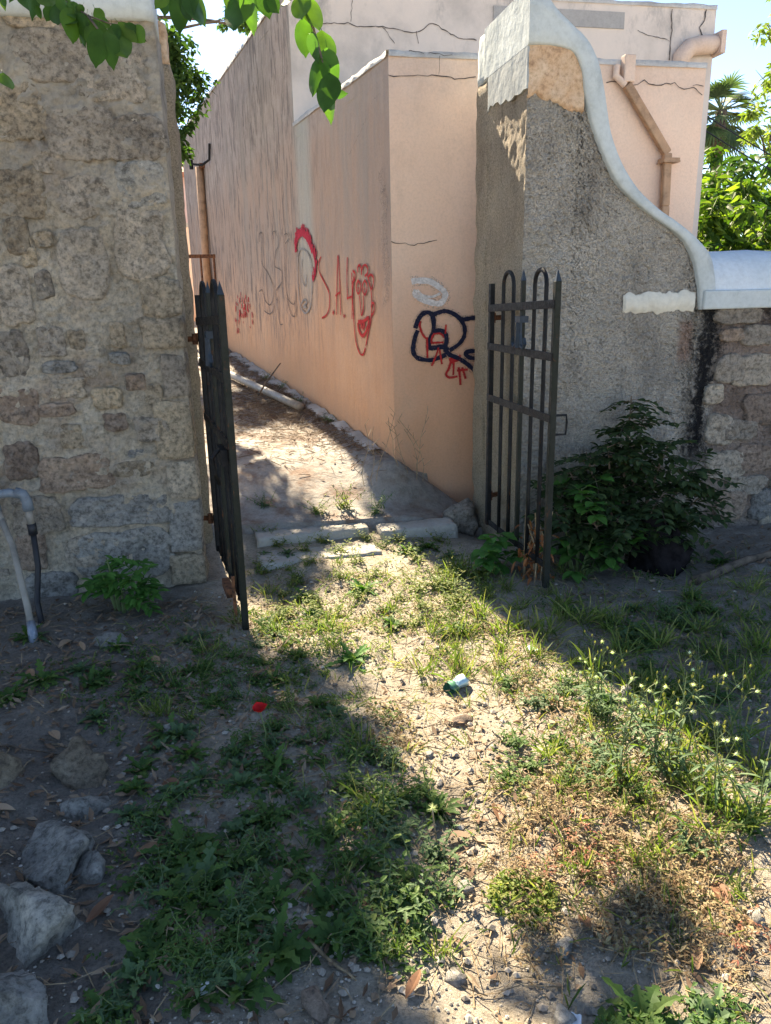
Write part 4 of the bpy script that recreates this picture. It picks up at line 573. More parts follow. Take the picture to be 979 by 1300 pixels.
def rough_box(name, lo, hi, mat, parent, amp=.012, fr=6, step=.03, round_top=0.0, rr=.03):
    bm = bmesh.new(); bmesh.ops.create_cube(bm, size=1.0)
    for v in bm.verts: v.co = Vector(((v.co.x+.5)*(hi[0]-lo[0])+lo[0], (v.co.y+.5)*(hi[1]-lo[1])+lo[1], (v.co.z+.5)*(hi[2]-lo[2])+lo[2]))
    for ax in range(3):
        n = int((hi[ax]-lo[ax])/step)
        for k in range(1, n):
            co = Vector((0,0,0)); co[ax] = lo[ax]+(hi[ax]-lo[ax])*k/n; no = Vector((0,0,0)); no[ax] = 1
            bmesh.ops.bisect_plane(bm, geom=bm.verts[:]+bm.edges[:]+bm.faces[:], plane_co=co, plane_no=no)
    c = (Vector(lo)+Vector(hi))/2; h = (Vector(hi)-Vector(lo))/2
    bm.normal_update()
    for v in bm.verts:
        d = v.co - c
        for a, b in ((0,1),(0,2),(1,2)):      # soften the edges
            ea = abs(d[a])-(h[a]-rr); eb = abs(d[b])-(h[b]-rr)
            if ea > 0 and eb > 0 and (b != 2 or d[2] > 0):
                k = rr/max(rr, math.hypot(ea, eb)); d[a] = math.copysign(h[a]-rr+ea*k, d[a]); d[b] = math.copysign(h[b]-rr+eb*k, d[b])
        if round_top and d[2] > h[2]-round_top:
            f = (d[2]-h[2]+round_top)/round_top; d[0] *= 1-.45*f*f; d[1] *= 1-.45*f*f
        p = c+d; v.co = p + v.normal*amp*fbm(p.x*fr, p.y*fr, p.z*fr, 4)
    me = bpy.data.meshes.new(name); bm.to_mesh(me); bm.free(); me.materials.append(mat)
    me.polygons.foreach_set('use_smooth', [True]*len(me.polygons)); return link(name, me, parent)
rough_box('rear_rib', (-.55, 4.84, -.2), (-.155, 5.10, 2.82), M_JAMB, lw, .014, 6, .04)
rough_box('rib_top', (-.55, 4.845, 2.815), (-.165, 5.095, 3.05), M_PEACH, lw, .010, 6, .03, .05)
cp = rough_box('coping', (-4.0, 4.26, LT-.005), (-.20, 4.82, 3.22), M_COPING, lw, .008, 4, .06)
rs_ = random.Random(5)
pick = [1,0,0,1,1,1,0,0,2,0,3,1,0,1,1,2,3,1,0,0,3,3,0,2,2,2,0,3,1,1,3,1,0,0,1,0,0,2,0,0,0,0,3,0]
for i, (x, z, w, h) in enumerate(STONES_L): stone(lw, x, z, w, h, STONE[pick[i % len(pick)]], i+3, WY-.004, (.017 if z < 1.9 else .008))
placed = [(x, z, w, h) for x, z, w, h in STONES_L]
tries = 0
while tries < 700 and len(placed) < 64:                      # smaller stones packed in the gaps
    tries += 1; x = rs_.uniform(-1.5, -.45); z = rs_.uniform(.02, 2.6); w = rs_.uniform(.025, .07); h = w*rs_.uniform(.5, .9)
    if all(abs(x-a) > (w+c)*.98+.012 or abs(z-b) > (h+d)*.98+.012 for a, b, c, d in placed):
        placed.append((x, z, w, h)); stone(lw, x, z, w, h, STONE[rs_.choice((0,0,1,2,3))], tries+100, WY-.004, .013, 2.4)
for i, (x0, z0, z1) in enumerate(QUOINS):
    rough_box('quoin', (x0, 4.292, z0+.006), (-.186, 4.292+rs_.uniform(.2, .36), z1-.006), STONE[(1,0,1,0,2,1)[i]], lw, .016, 7, .035)

# ---- right: roughcast pier with a scrolled shoulder, then a low stone wall
rw = thing('scrolled_gate_pier', 'grey roughcast gate pier with pale blue scrolled coping, running into a low stone wall', 'wall')
PX0 = 1.70; IX = [i[0] for o, i in SCROLL]; IZ = [i[1] for o, i in SCROLL]; OXs = [o[0] for o, i in SCROLL]; OZs = [o[1] for o, i in SCROLL]
def itop(x): return float(np.interp(x, IX, IZ)) if x < IX[-1] else 1.455
def rough_off(x, z): return .010*fbm(x*4, z*4, 6.1, 3) + .012*fbm(x*40, z*40, 2.2, 4)
xs2 = list(np.arange(PX0, 3.7, .0085)) + list(np.linspace(3.8, 9.0, 30)); nz = 330
link('roughcast_face', grid_mesh('roughcast_face', len(xs2), nz, lambda u, v: (lambda x, z: (x, WY-rough_off(x, z), z))(float(xs2[round(u*(len(xs2)-1))]), lerp(-.3, itop(float(xs2[round(u*(len(xs2)-1))]))+.03, v)), M_CAST), rw)
def rjamb(u, v):
    y = lerp(WY, 4.94, u); z = lerp(-.3, 3.05, v)
    if u == 0: return (PX0, WY-rough_off(PX0, z), z)
    return (PX0 - .010*fbm(y*5, z*3, 3, 3) - .006*fbm(y*24, z*24, 8, 3), y, z)
link('jamb_face', grid_mesh('jamb_face', 45, 200, rjamb, M_JAMB, flip=True), rw)
rough_box('rear_rib', (1.688, 4.93, -.3), (2.0, 5.17, 2.82), M_JAMB, rw, .016, 7, .035)
rough_box('rib_top', (1.692, 4.935, 2.815), (2.0, 5.165, 3.13), M_COPING, rw, .016, 7, .035, .06)
mb = MB()     # hidden body of pier and wall
body = [(PX0+.05,-.3)] + [(x, itop(x)-.02) for x in np.linspace(PX0+.05, 2.86, 20)] + [(9.0,1.43),(9.0,-.3)]
n = len(body); mb.add([(x, WY+.06, z) for x, z in body]+[(x, 4.92, z) for x, z in body], [tuple(range(n)), tuple(range(n, 2*n))[::-1]]+[(i, i+n, (i+1)%n+n, (i+1)%n) for i in range(n)]); mb.build('core', M_CAST, rw)
# scrolled coping band
def dens(P, k=4):
    P = [Vector((a[0], a[1], b[0], b[1])) for a, b in P]; out = []
    for i in range(len(P)-1):
        p0 = P[max(0,i-1)]; a = P[i]; b = P[i+1]; p3 = P[min(len(P)-1,i+2)]
        for j in range(k):
            t = j/k; out.append(.5*((2*a)+(-p0+b)*t+(2*p0-5*a+4*b-p3)*t*t+(-p0+3*a-3*b+p3)*t**3))
    out.append(P[-1]); return out
rows = []
FYc = 4.283; BYc = 5.0
sc = dens([((max(PX0-.014, o[0]) if k == 0 else o[0], o[1]+ (0.02 if k < 3 else 0)), (PX0-.014 if k == 0 else i[0], i[1])) for k, (o, i) in enumerate(SCROLL)])
for p in sc:
    ox, oz, ix, iz = p; w = lambda t: (lerp(ix, ox, t), lerp(iz, oz, t)); nz_ = lambda a, b: .006*fbm(a*5, b*5, 2, 3)
    r_ = [(ix, WY+.04, iz)]
    for t, y in ((.0, FYc+.012), (.06, FYc), (.35, FYc), (.65, FYc), (.93, FYc+.004), (1.0, FYc+.035)): a, b = w(t); r_.append((a, y+nz_(a, b), b))
    r_ += [(ox, lerp(FYc, BYc, .5), oz), (ox, BYc, oz), (ix, BYc, iz)]; rows.append(r_)
K = len(rows[0]); mb = MB(); fs = [(i*K+k, i*K+(k+1)%K, (i+1)*K+(k+1)%K, (i+1)*K+k) for i in range(len(rows)-1) for k in range(K)]
mb.add([v for r_ in rows for v in r_], fs); mb.add(rows[0], [tuple(range(K))[::-1]]); mb.add(rows[-1], [tuple(range(K))]); o = mb.build('scrolled_coping', M_COPING, rw, smooth=True)
bm = bmesh.new(); bm.from_mesh(o.data); bmesh.ops.recalc_face_normals(bm, faces=bm.faces[:]); bm.to_mesh(o.data); bm.free()
# painted end of the coping on the jamb: a wedge that slopes back
mb = MB(); wz = [(4.30,2.62)]+[(lerp(4.30,4.925,k/14), 2.62+.03*fbm(k*.9,2,1,4)+(.03 if k > 9 else 0)) for k in range(1,15)]+[(4.925,2.822),(4.30,2.822)]
n = len(wz); mb.add([(PX0-.0135, y, z) for y, z in wz]+[(PX0-.001, y, z) for y, z in wz], [tuple(range(n))[::-1], tuple(range(n, 2*n))]+[(i, (i+1)%n, (i+1)%n+n, i+n) for i in range(n)])
mb.build('coping_end', M_COPEND, rw)
# peach plaster left below the coping, ragged lower edge
mb = MB(); P = []; nP = 60
for k in range(nP+1):
    x = lerp(PX0-.004, 2.02, k/nP); zb = float(np.interp(x, [p[0] for p in PEACH], [p[1] for p in PEACH])) + .035*fbm(x*14, 1, 2, 4); P.append((x, zb, min(itop(x)+.02, 2.84)))
vs = []; nr = 16
for x, zb, zt in P:
    for j in range(nr+1):
        z = lerp(zb, zt, j/nr); vs.append((x, WY-.020-.008*fbm(x*12, z*12, 5, 4)+(.018 if j == 0 else 0), z))
fs = [(i*(nr+1)+j, (i+1)*(nr+1)+j, (i+1)*(nr+1)+j+1, i*(nr+1)+j+1) for i in range(nP) for j in range(nr)]
mb.add(vs, fs); tag(mb.build('plaster_patch', M_PEACH, rw, smooth=True), 'flaking peach plaster left below the coping')
# cream strip of old plaster
mb = MB(); nS = 50; vs = []
for k in range(nS+1):
    x = lerp(2.33, 2.80, k/nS); zt = 1.56+.022*fbm(x*13, 3, 1, 4); zb = 1.446+.022*fbm(x*15, 9, 1, 4)
    for j in range(5): z = lerp(zb, zt, j/4); vs.append((x, WY-.026-.004*fbm(x*20, z*20, 3, 3)+(.02 if j in (0, 4) or k in (0, nS) else 0), z))
mb.add(vs, [(i*5+j, (i+1)*5+j, (i+1)*5+j+1, i*5+j+1) for i in range(nS) for j in range(4)]); tag(mb.build('plaster_strip', M_WHITE_PL, rw, smooth=True), 'cream strip of old plaster on the roughcast')
# low wall coping: upright band and sloping limewashed top
mb = MB(); mb.box((2.83, 4.262, 1.455), (9.0, 4.95, 1.565)); bevel(mb.build('low_coping_band', M_COPING, rw), .012, 3)
pr = [(4.29,1.55),(4.30,1.62),(4.36,1.72),(4.46,1.78),(4.62,1.80),(4.80,1.76),(4.92,1.62),(4.92,1.55)]
vs = []; fs = []; xsl = list(np.linspace(2.90, 4.2, 50))+list(np.linspace(4.3, 9, 20)); n = len(pr)
for x in xsl:
    for y, z in pr: vs.append((float(x), y+.008*fbm(x*5, y*9, z*9, 3), z+.008*fbm(x*4, y*9, z*9+5, 3)))
for i in range(len(xsl)-1):
    for k in range(n-1): fs.append((i*n+k, (i+1)*n+k, (i+1)*n+k+1, i*n+k+1))
fs.append(tuple(range(n))); mb = MB(); mb.add(vs, fs); mb.build('low_coping_top', M_COPTOP, rw, smooth=True)
for i, (x, z, w, h) in enumerate(STONES_R): stone(rw, x, z, w, h, STONE[(0,0,3,0,0,3,0,0,3,0,0,2,3,0)[i]], i+400, WY-.008, .02, 3.0)
for i in range(40):
    x = 3.55+ (i % 8)*.3 + rs_.uniform(-.05,.05); z = .12+(i//8)*.27; stone(rw, x, z, rs_.uniform(.09,.14), rs_.uniform(.08,.12), STONE[rs_.choice((0,0,3,1))], i+500, WY-.008, .02, 3.0)
# ------------------------------------------------------------ gate leaves
def gate_leaf(root, L, mirror=1):
    """built along local +X from the hinge; bars at measured fractions"""
    top, z1, z2, z3, bot = 1.66, 1.475, 1.235, .925, .10
    def part(name, fn, mat=M_IRON, parent=root, bev=.003):
        mb = MB(); fn(mb); o = mb.build(name, mat, parent)
        if bev: bevel(o, bev, 2)
        return o
    sd = (1, 0, 0)
    part('hinge_stile', lambda m: m.bar((0,0,bot), (0,0,1.60), .034, .030, sd), M_IRON)
    fs_ = part('free_stile', lambda m: m.bar((L,0,.0), (L,0,top-.06), .032, .032, sd), M_IRON_GREEN)
    def tip(m, x, z, w=.015): m.add([(x-w,-w,z),(x+w,-w,z),(x+w,w,z),(x-w,w,z),(x,0,z+.06)], [(0,1,4),(1,2,4),(2,3,4),(3,0,4),(3,2,1,0)])
    part('spear_tip', lambda m: tip(m, L, top-.06), M_TIP, fs_, 0)
    xm = L*.53
    cb = part('centre_bar', lambda m: m.bar((xm,0,bot), (xm,0,top-.05), .024, .024, sd), M_IRON_GREEN)
    part('spear_tip', lambda m: tip(m, xm, top-.05, .012), M_TIP, cb, 0)
    for a, b in ((L*.21, L*.38), (L*.70, L*.86)):          # hooped pairs of bars
        def hoop(m, a=a, b=b):
            r = (b-a)/2; c = (a+b)/2; zc = top-r-.0
            pts = [(a,0,bot), (a,0,.5), (a,0,1.0), (a,0,zc)] + [(c-r*math.cos(t*math.pi/10), 0, zc+r*math.sin(t*math.pi/10)) for t in range(1,10)] + [(b,0,zc), (b,0,1.0), (b,0,.5), (b,0,bot)]
            m.tube(pts, .0115, 8)
        o = part('hooped_bar', hoop, M_IRON, root, 0)
        o.data.polygons.foreach_set('use_smooth', [True]*len(o.data.polygons))
    for z, dz in ((z1, .035), (z2, .0), (z3, .0)):
        part('rail', lambda m: m.bar((-.01,-.016,z-dz*.5), (L+.012,-.016,z+dz*.5), .042, .010, (0,0,1)), M_IRON)
    part('rail', lambda m: m.bar((-.01,0,bot+.02), (L+.01,0,bot+.02), .035, .012, (0,0,1)), M_IRON)
    def orn(m):                                             # tulip ornament on the centre bar
        m.box((xm-.035,-.03,z2+.155), (xm+.035,.02,z2+.19))
        for s in (-1, 1): m.tube([(xm+s*.02,-.02,z2+.16), (xm+s*.022,-.02,z2+.09), (xm+s*.035,-.02,z2+.035), (xm+s*.065,-.02,z2+.02), (xm+s*.088,-.02,z2+.045), (xm+s*.075,-.02,z2+.075)], .010, 6)
        m.tube([(xm,-.022,z2+.16), (xm,-.022,z2+.02)], [.012, .020], 6)
    part('ornament', orn, M_TIP, root, 0)
    return part
RG = thing('iron_gate_leaf', 'open black iron gate leaf standing before the grey roughcast pier', 'gate', (1.605, 4.56, .03), 'leaves of the double gate', R(-88.5))
pt = gate_leaf(RG, .89)
pt('latch_loop', lambda m: m.tube([(.89,.02,.94), (.895,.075,.94), (.895,.08,.90), (.895,.075,.84), (.89,.02,.84)], .006, 6), M_IRON, RG, 0)
for z in (1.40, .28): pt('hinge', lambda m: (m.tube([(-.045,.03,z-.03), (-.045,.03,z+.03)], .016, 8), m.bar((-.07,.10,z), (-.03,.0,z), .03, .008, (0,0,1))), M_RUST, RG, 0)
LG = thing('iron_gate_leaf', 'open black iron gate leaf with latch, seen nearly edge-on beside the rubble wall', 'gate', (-.112, 4.57, .0), 'leaves of the double gate', R(-82.8))
pt = gate_leaf(LG, .98)
pt('latch', lambda m: (m.box((.78,-.05,.82), (.95,-.02,.90)), m.tube([(.90,-.05,.90), (.91,-.09,.86), (.90,-.08,.78), (.86,-.06,.72), (.84,-.05,.80)], .012, 6)), M_IRON, LG, .004)
pt('foot_bolt', lambda m: (m.box((.62,-.06,.10), (.80,-.02,.15)), m.tube([(.86,-.03,.02),(.86,-.03,.24)], .010, 6)), M_RUST, LG, .003)
for z in (1.36, .30): pt('hinge', lambda m: (m.tube([(-.03,-.03,z-.03), (-.03,-.03,z+.03)], .016, 8), m.bar((-.06,-.075,z), (-.01,-.0,z), .03, .008, (0,0,1))), M_RUST, LG, 0)

# ------------------------------------------------------------ thresholds, pipes and rubble
def slab(lo, hi, label, seed, rz, mat=M_SLAB):
    c = ((lo[0]+hi[0])/2, (lo[1]+hi[1])/2, lo[2]); h = ((hi[0]-lo[0])/2, (hi[1]-lo[1])/2)
    o = rough_box('stone_slab', (-h[0], -h[1], 0), (h[0], h[1], hi[2]-lo[2]), mat, None, .008, 15+seed*.3, .022, 0.0, .010)
    o.location = c; o.rotation_euler.z = rz; return tag(o, label, 'slab')
slab((.12, 4.78, -.08), (.86, 4.97, .095), 'long pale stone slab at the back of the gateway step', 1, R(4))
slab((.12, 4.46, -.11), (.88, 4.73, .030), 'worn pale slab stepping down in front of the gateway', 2, R(5))
slab((.93, 4.74, -.09), (1.46, 4.93, .085), 'short pale step slab beside the grey boulder', 3, R(3))
def rock(name, loc, size, label, cat, seed, mat, group=None, sub=3, amp=.28, rz=0):
    bm = bmesh.new(); bmesh.ops.create_icosphere(bm, subdivisions=sub, radius=1.0)
    rr = random.Random(seed*13+1); pl = []
    for k in range(9):                                        # fracture planes
        a = rr.uniform(0, 6.283); e = rr.uniform(-.3, 1.3); pl.append((Vector((math.cos(a)*math.cos(e), math.sin(a)*math.cos(e), math.sin(e))), rr.uniform(.34, .80)))
    for v in bm.verts:
        d = v.co.normalized(); rad = 1.0
        for n_, h in pl:
            c = d.dot(n_)
            if c > .05: rad = min(rad, h/c)
        rad *= 1 + .7*amp*fbm(d.x*2.0+seed*7.3, d.y*2.0, d.z*2.0, 3) + .35*amp*fbm(d.x*7+seed, d.y*7, d.z*7, 4)
        v.co = Vector((d.x*rad*size[0], d.y*rad*size[1], d.z*rad*size[2]))*1.38
    me = bpy.data.meshes.new(name); bm.to_mesh(me); bm.free(); me.materials.append(mat)
    me.polygons.foreach_set('use_smooth', [True]*len(me.polygons))
    o = link(name, me, None, (loc[0], loc[1], loc[2])); o.rotation_euler.z = rz; return tag(o, label, cat, group)
def on(x, y, s, k=.02): return (x, y, G(x, y)+s*k)
M_EDGE = stone_mat('limestone_edge', (.44,.43,.40), (.24,.235,.22), (.58,.565,.53), .5)
M_EDGEB = stone_mat('brown_limestone', (.30,.25,.19), (.16,.13,.10), (.40,.35,.28), .2)
rock('edging_rock', on(-.56, 2.50, .10), (.095, .12, .085), 'brown mossy edging rock at the far end of the rock row', 'rock', 1, M_EDGEB, None, 4)
rock('edging_rock', on(-.545, 2.30, .05), (.055, .045, .05), 'small white rock wedged beside the brown mossy edging rock', 'rock', 2, M_EDGE, None, 3)
rock('edging_rock', on(-.60, 2.08, .09), (.085, .12, .085), 'blue-grey edging rock with a flat split face, between white pebble and long rock', 'rock', 3, M_EDGE, None, 4, .25, .3)
rock('edging_rock', on(-.475, 1.99, .05), (.04, .06, .06), 'small pale rock tucked against the split blue-grey rock', 'rock', 4, M_EDGE, None, 3)
rock('edging_rock', on(-.60, 1.82, .10), (.105, .15, .11), 'largest pale edging rock, long and leaning', 'rock', 5, M_EDGE, None, 4, .25, .5)
rock('edging_rock', on(-.585, 1.56, .10), (.105, .12, .10), 'pale edging rock at the near end of the rock row', 'rock', 6, M_EDGE, None, 4, .25)
rock('edging_rock', on(-.89, 2.52, .08), (.08, .11, .08), 'grey rock lying apart behind the rock row', 'rock', 7, M_EDGEB, None, 3)
rock('grey_boulder', (1.55, 4.98, .055), (.115, .10, .095), 'dark grey split boulder at the foot of the pier jamb', 'boulder', 8, STONE[0], None, 3, .3)
M_PEB = stone_mat('pale_pebble', (.58,.56,.52), (.45,.43,.40), (.68,.66,.62), .1)
pebs = [(.79,2.53,.035,'pinkish stone lying on the sandy path below the can'),(.38,2.63,.04,'flat tan stone beside the pale rut'),(1.26,1.42,.028,None),(.66,1.28,.03,None),(.74,1.47,.03,None),(1.33,1.77,.025,None),(-.62,3.60,.06,'pale blue-grey stone below the leafy sapling'),(-.30,2.72,.035,'blue-grey stone near the brown mossy rock'),(.10,1.40,.035,'pinkish flat stone on the bare gravelly soil'),(.55,1.72,.02,None),(.45,1.45,.022,None),(1.5,2.55,.035,None),(.9,3.15,.025,None),(1.0,2.2,.022,None),(.62,2.35,.018,None)]
for i, (x, y, s, lb) in enumerate(pebs):
    rock('pebble', on(x, y, s, .3), (s*1.2, s, s*.75), lb or 'small white pebble lying on the sandy soil', 'stone', 20+i, M_PEB if not lb else (M_EDGE if 'blue' in lb else STONE[3]), None if lb else 'white pebbles on the sandy soil', 2, .3, i)
# crushed can
cn = thing('crushed_can', 'crushed pale blue and green drink can on the sunlit path', 'can', (.86, 2.80, G(.86,2.80)+.028), None, R(35))
M_CANB = plain('can_paint', (.42,.60,.66), .35, .3, .2, 20, .2); M_CANG = plain('can_green', (.08,.22,.14), .4, .3, .3, 30, .2); M_ALU = plain('bare_aluminium', (.7,.7,.7), .3, 1.0, .15, 30, .1)
def can_ring(a, b, mat, name):
    m = MB(); prof = []; n = 20
    for j in range(9):
        t = lerp(a, b, j/8); x = (t-.5)*.105; r = .031*(1-.3*math.exp(-((t-.45)/.18)**2)); prof.append((x, r))
    vs = []
    for x, r in prof:
        for k in range(n):
            g = 2*math.pi*k/n; q = 1+.18*fbm(math.cos(g)*2, math.sin(g)*2, x*40, 3); vs.append((x+.008*math.sin(g*2), r*math.cos(g)*q, r*.78*math.sin(g)*q))
    m.add(vs, [(j*n+k, j*n+(k+1)%n, (j+1)*n+(k+1)%n, (j+1)*n+k) for j in range(8) for k in range(n)])
    if name == 'end': m.add([v for v in vs[-n:]], [tuple(range(n))])
    m.build(name, mat, cn, smooth=True)
can_ring(.0, .35, M_CANG, 'green_side'); can_ring(.35, .92, M_CANB, 'body'); can_ring(.92, 1.0, M_ALU, 'end')
# paper scraps
M_PAPER = plain('white_paper', (.72,.73,.74), .8, 0, .1, 20, .2)
for i, (x, y, s, lb) in enumerate([(-.165,1.50,.022,'scrap of white paper on the shaded gravel'),(.675,1.265,.02,'folded white scrap on the pale sand'),(1.30,3.05,.028,'grey scrap of plastic among the shaded grass')]):
    me = grid_mesh('paper_scrap', 7, 7, lambda u, v: ((u-.5)*2*s, (v-.5)*1.5*s, .008+.01*fbm(u*2+i, v*2, 1, 2)+.006*abs(u-.5)), M_PAPER); o = link('paper_scrap', me, None, (x, y, G(x,y)+.004)); o.rotation_euler.z = i*1.1; tag(o, lb, 'paper')
# water standpipe by the wall
sp_ = thing('standpipe', 'grey plastic water standpipe leaning out from the rubble wall', 'pipe', (-1.0, 3.72, G(-1.0,3.72)))
def spart(name, pts, r, mat, parent=sp_, n=10):
    m = MB(); m.tube([(x+1.0, y-3.72, z-G(-1.0,3.72)) for x, y, z in pts], r, n); return m.build(name, mat, parent, smooth=True)
spart('riser', [(-1.0,3.70,-.06),(-1.025,3.78,.15),(-1.115,4.02,.40),(-1.17,4.10,.52)], .0165, M_PVC)
spart('wrap', [(-.998,3.695,-.02),(-1.005,3.72,.04),(-1.012,3.745,.09)], [.022,.023,.019], plain('silver_tape', (.20,.23,.28), .4, .3, .3, 40, .5))
spart('union', [(-1.17,4.10,.50),(-1.19,4.115,.56)], .025, M_PVC); spart('tee', [(-1.19,4.115,.55),(-1.205,4.13,.64)], .027, M_PVCG)
spart('cross_pipe', [(-1.23,4.12,.64),(-1.12,4.12,.65),(-1.06,4.12,.635)], .023, M_PVCG); spart('elbow', [(-1.09,4.12,.65),(-1.055,4.12,.64),(-1.04,4.12,.60),(-1.038,4.12,.55)], .027, M_PVCG)
spart('nipple', [(-1.038,4.12,.56),(-1.036,4.12,.47)], .020, M_PVC); spart('hose_clamp', [(-1.036,4.12,.48),(-1.033,4.12,.42)], .023, M_RUBBER)
spart('hose', [(-1.033,4.12,.44),(-1.03,4.10,.25),(-1.04,4.02,.08),(-1.01,3.93,-.03)], .015, M_RUBBER)
# alley: old pipe along the wall foot
apz = lambda x, y: pave_h(x, y)
pp = [wpt(float(s), 0, lerp(.20, .62, k/8)) for k, s in enumerate(np.linspace(1.85, 5.6, 9))]
pz = [apz(p[0], p[1])+.05 for p in (pp[0], pp[-1])]; mb = MB(); mb.tube([(lerp(pp[0][0],pp[-1][0],k/8), lerp(pp[0][1],pp[-1][1],k/8), lerp(pz[0],pz[1],k/8)) for k in range(9)], .04, 12); tag(mb.build('loose_pipe', M_PVC, None, smooth=True), 'long white plastic pipe lying along the foot of the alley wall', 'pipe')
mb = MB(); b0 = wpt(2.9, 0, .12); mb.tube([(b0[0]-.25,b0[1]-.3,.60),(b0[0]-.16,b0[1]-.15,.70),(b0[0]-.06,b0[1]-.02,.80),(b0[0]+.02,b0[1]+.08,.88)], [.010,.009,.008,.006], 6); tag(mb.build('dry_stick', M_BARK), 'bare dry stick leaning against the alley wall', 'stick')
# iron side gate across the alley
ag = thing('alley_gate', 'rusty iron gate across the far end of the alley', 'gate', (-.02, 12.3, pave_h(-.02,12.3)))
gz0 = 2.15-pave_h(-.02,12.3)
mb = MB(); mb.bar((-1.6,0,gz0),(.06,0,gz0),.05,.04,(0,0,1)); mb.build('rail', M_RUST, ag)
mb = MB(); mb.bar((-1.6,0,.15),(.06,0,.15),.05,.04,(0,0,1)); mb.build('rail', M_RUST, ag)
for i in range(9):
    mb = MB(); mb.tube([(.0-.19*i,0,0),(.0-.19*i,0,gz0)], .016, 6); mb.build('bar', M_RUST, ag)
# pink house far behind
ph = thing('pink_house', 'pale pink house with terracotta eave beyond the alley', 'house', (-3.2, 20, .6))
M_PINK = plain('pale_pink_render', (.60,.44,.40), .9, 0, .1, 3, .2); M_TERRA = plain('terracotta', (.38,.15,.08), .85, 0, .3, 9, .5)
mb = MB(); mb.box((-3.5,0,-.6),(3.1,6,3.7)); mb.build('wall', M_PINK, ph)
mb = MB(); mb.add([(-3.8,-.35,3.6),(3.4,-.35,3.6),(3.4,3,4.6),(-3.8,3,4.6),(-3.8,6.3,3.6),(3.4,6.3,3.6),(-3.8,-.35,3.72),(3.4,-.35,3.72),(3.4,3,4.72),(-3.8,3,4.72),(-3.8,6.3,3.72),(3.4,6.3,3.72)], [(6,7,8,9),(9,8,11,10),(0,1,7,6),(1,2,8,7),(2,5,11,8),(0,6,9,3),(3,9,10,4),(4,10,11,5),(3,2,1,0),(4,5,2,3)]); mb.build('roof', M_TERRA, ph)
mb = MB(); mb.box((2.3,-.06,.9),(2.95,-.003,2.6)); mb.build('shutter', M_TERRA, ph)
bw = thing('boundary_wall', 'low peach boundary wall with white top at the alley end', 'wall', (-1.6, 17, .6))
mb = MB(); mb.box((-2.4,0,-.6),(1.7,.25,2.32)); mb.build('wall', M_HOUSE_FRONT, bw); mb = MB(); mb.box((-2.42,-.03,2.32),(1.72,.28,2.40)); mb.build('cap', M_SLAB, bw)
# dark split log by the shrub
lg = rock('charred_log', (2.36, 3.84, G(2.36,3.84)+.10), (.155, .13, .16), 'dark charred log end lying in front of the shrub', 'log', 31, plain('charred_wood', (.014,.012,.013), .9, 0, .6, 14, .9, .05), None, 4, .22)
mb = MB(); pts = [(lerp(2.45,3.6,t), 3.55+.35*t+.05*fbm(t*4,1,1,2), 0) for t in np.linspace(0,1,9)]
mb.tube([(x,y,G(x,y)+.02) for x,y,z in pts], [.03-.0022*k for k in range(9)], 7); tag(mb.build('fallen_branch', M_BARK, None, smooth=True), 'dark fallen branch on the ground beyond the charred log', 'branch')
# ------------------------------------------------------------ plants
def leaf(mb, base, d, up_, L, W, droop=.3, lobes=0, seg=4, fold=.25, shape=.0, mi=0):
    base = Vector(base); d = Vector(d).normalized(); sd = d.cross(Vector(up_))
    sd = sd.normalized() if sd.length > 1e-4 else d.orthogonal().normalized(); nn = sd.cross(d)
    if lobes: seg = max(seg, lobes*2)
    vs = []; fs = []
    for i in range(seg+1):
        t = i/seg; w = W*(math.sin(math.pi*min(1, (t**(1-shape))*.94+.05))**.85)
        if lobes and 0 < i < seg: w *= 1.0 if i % 2 else .42
        if i == seg: w = W*.02
        c = base + d*(L*t) + Vector((0,0,-droop*L*t*t)); e = nn*(fold*w)
        vs += [tuple(c + sd*w + e), tuple(c), tuple(c - sd*w + e)]
    for i in range(seg):
        a = i*3; fs += [(a,a+1,a+4,a+3), (a+1,a+2,a+5,a+4)]
    mb.add(vs, fs, mi)
def rdir(r, el):
    a = r.uniform(0, 2*math.pi); return Vector((math.cos(a)*math.cos(el), math.sin(a)*math.cos(el), math.sin(el)))
UP = Vector((0,0,1))
def pinnate(mb, r, base, d, L, n, ll, lw_, mi=0, stem=None, droop=.3, lobes=0):
    base = Vector(base); d = Vector(d).normalized(); sd = d.cross(UP); sd = sd.normalized() if sd.length > .1 else d.orthogonal().normalized()
    P = lambda t: base + d*(L*t) + Vector((0,0,-droop*L*t*t))
    if stem: stem.tube([tuple(P(0)), tuple(P(.5)), tuple(P(1))], [.003,.0022,.001], 4, cap=False)
    for k in range(n):
        t = lerp(.22, .97, k/(n-1)) if n > 1 else 1
        for s in (-1, 1):
            dd = (d*.55 + sd*s + Vector((r.uniform(-.15,.15), r.uniform(-.15,.15), r.uniform(-.35,.05)))).normalized()
            leaf(mb, P(t), dd, UP + Vector((r.uniform(-.3,.3), r.uniform(-.3,.3), 0)), ll*r.uniform(.8,1.15)*(1-.35*abs(t-.5)), lw_, .25, lobes, 4)
    leaf(mb, P(1), d, UP, ll, lw_, .3, lobes, 4)
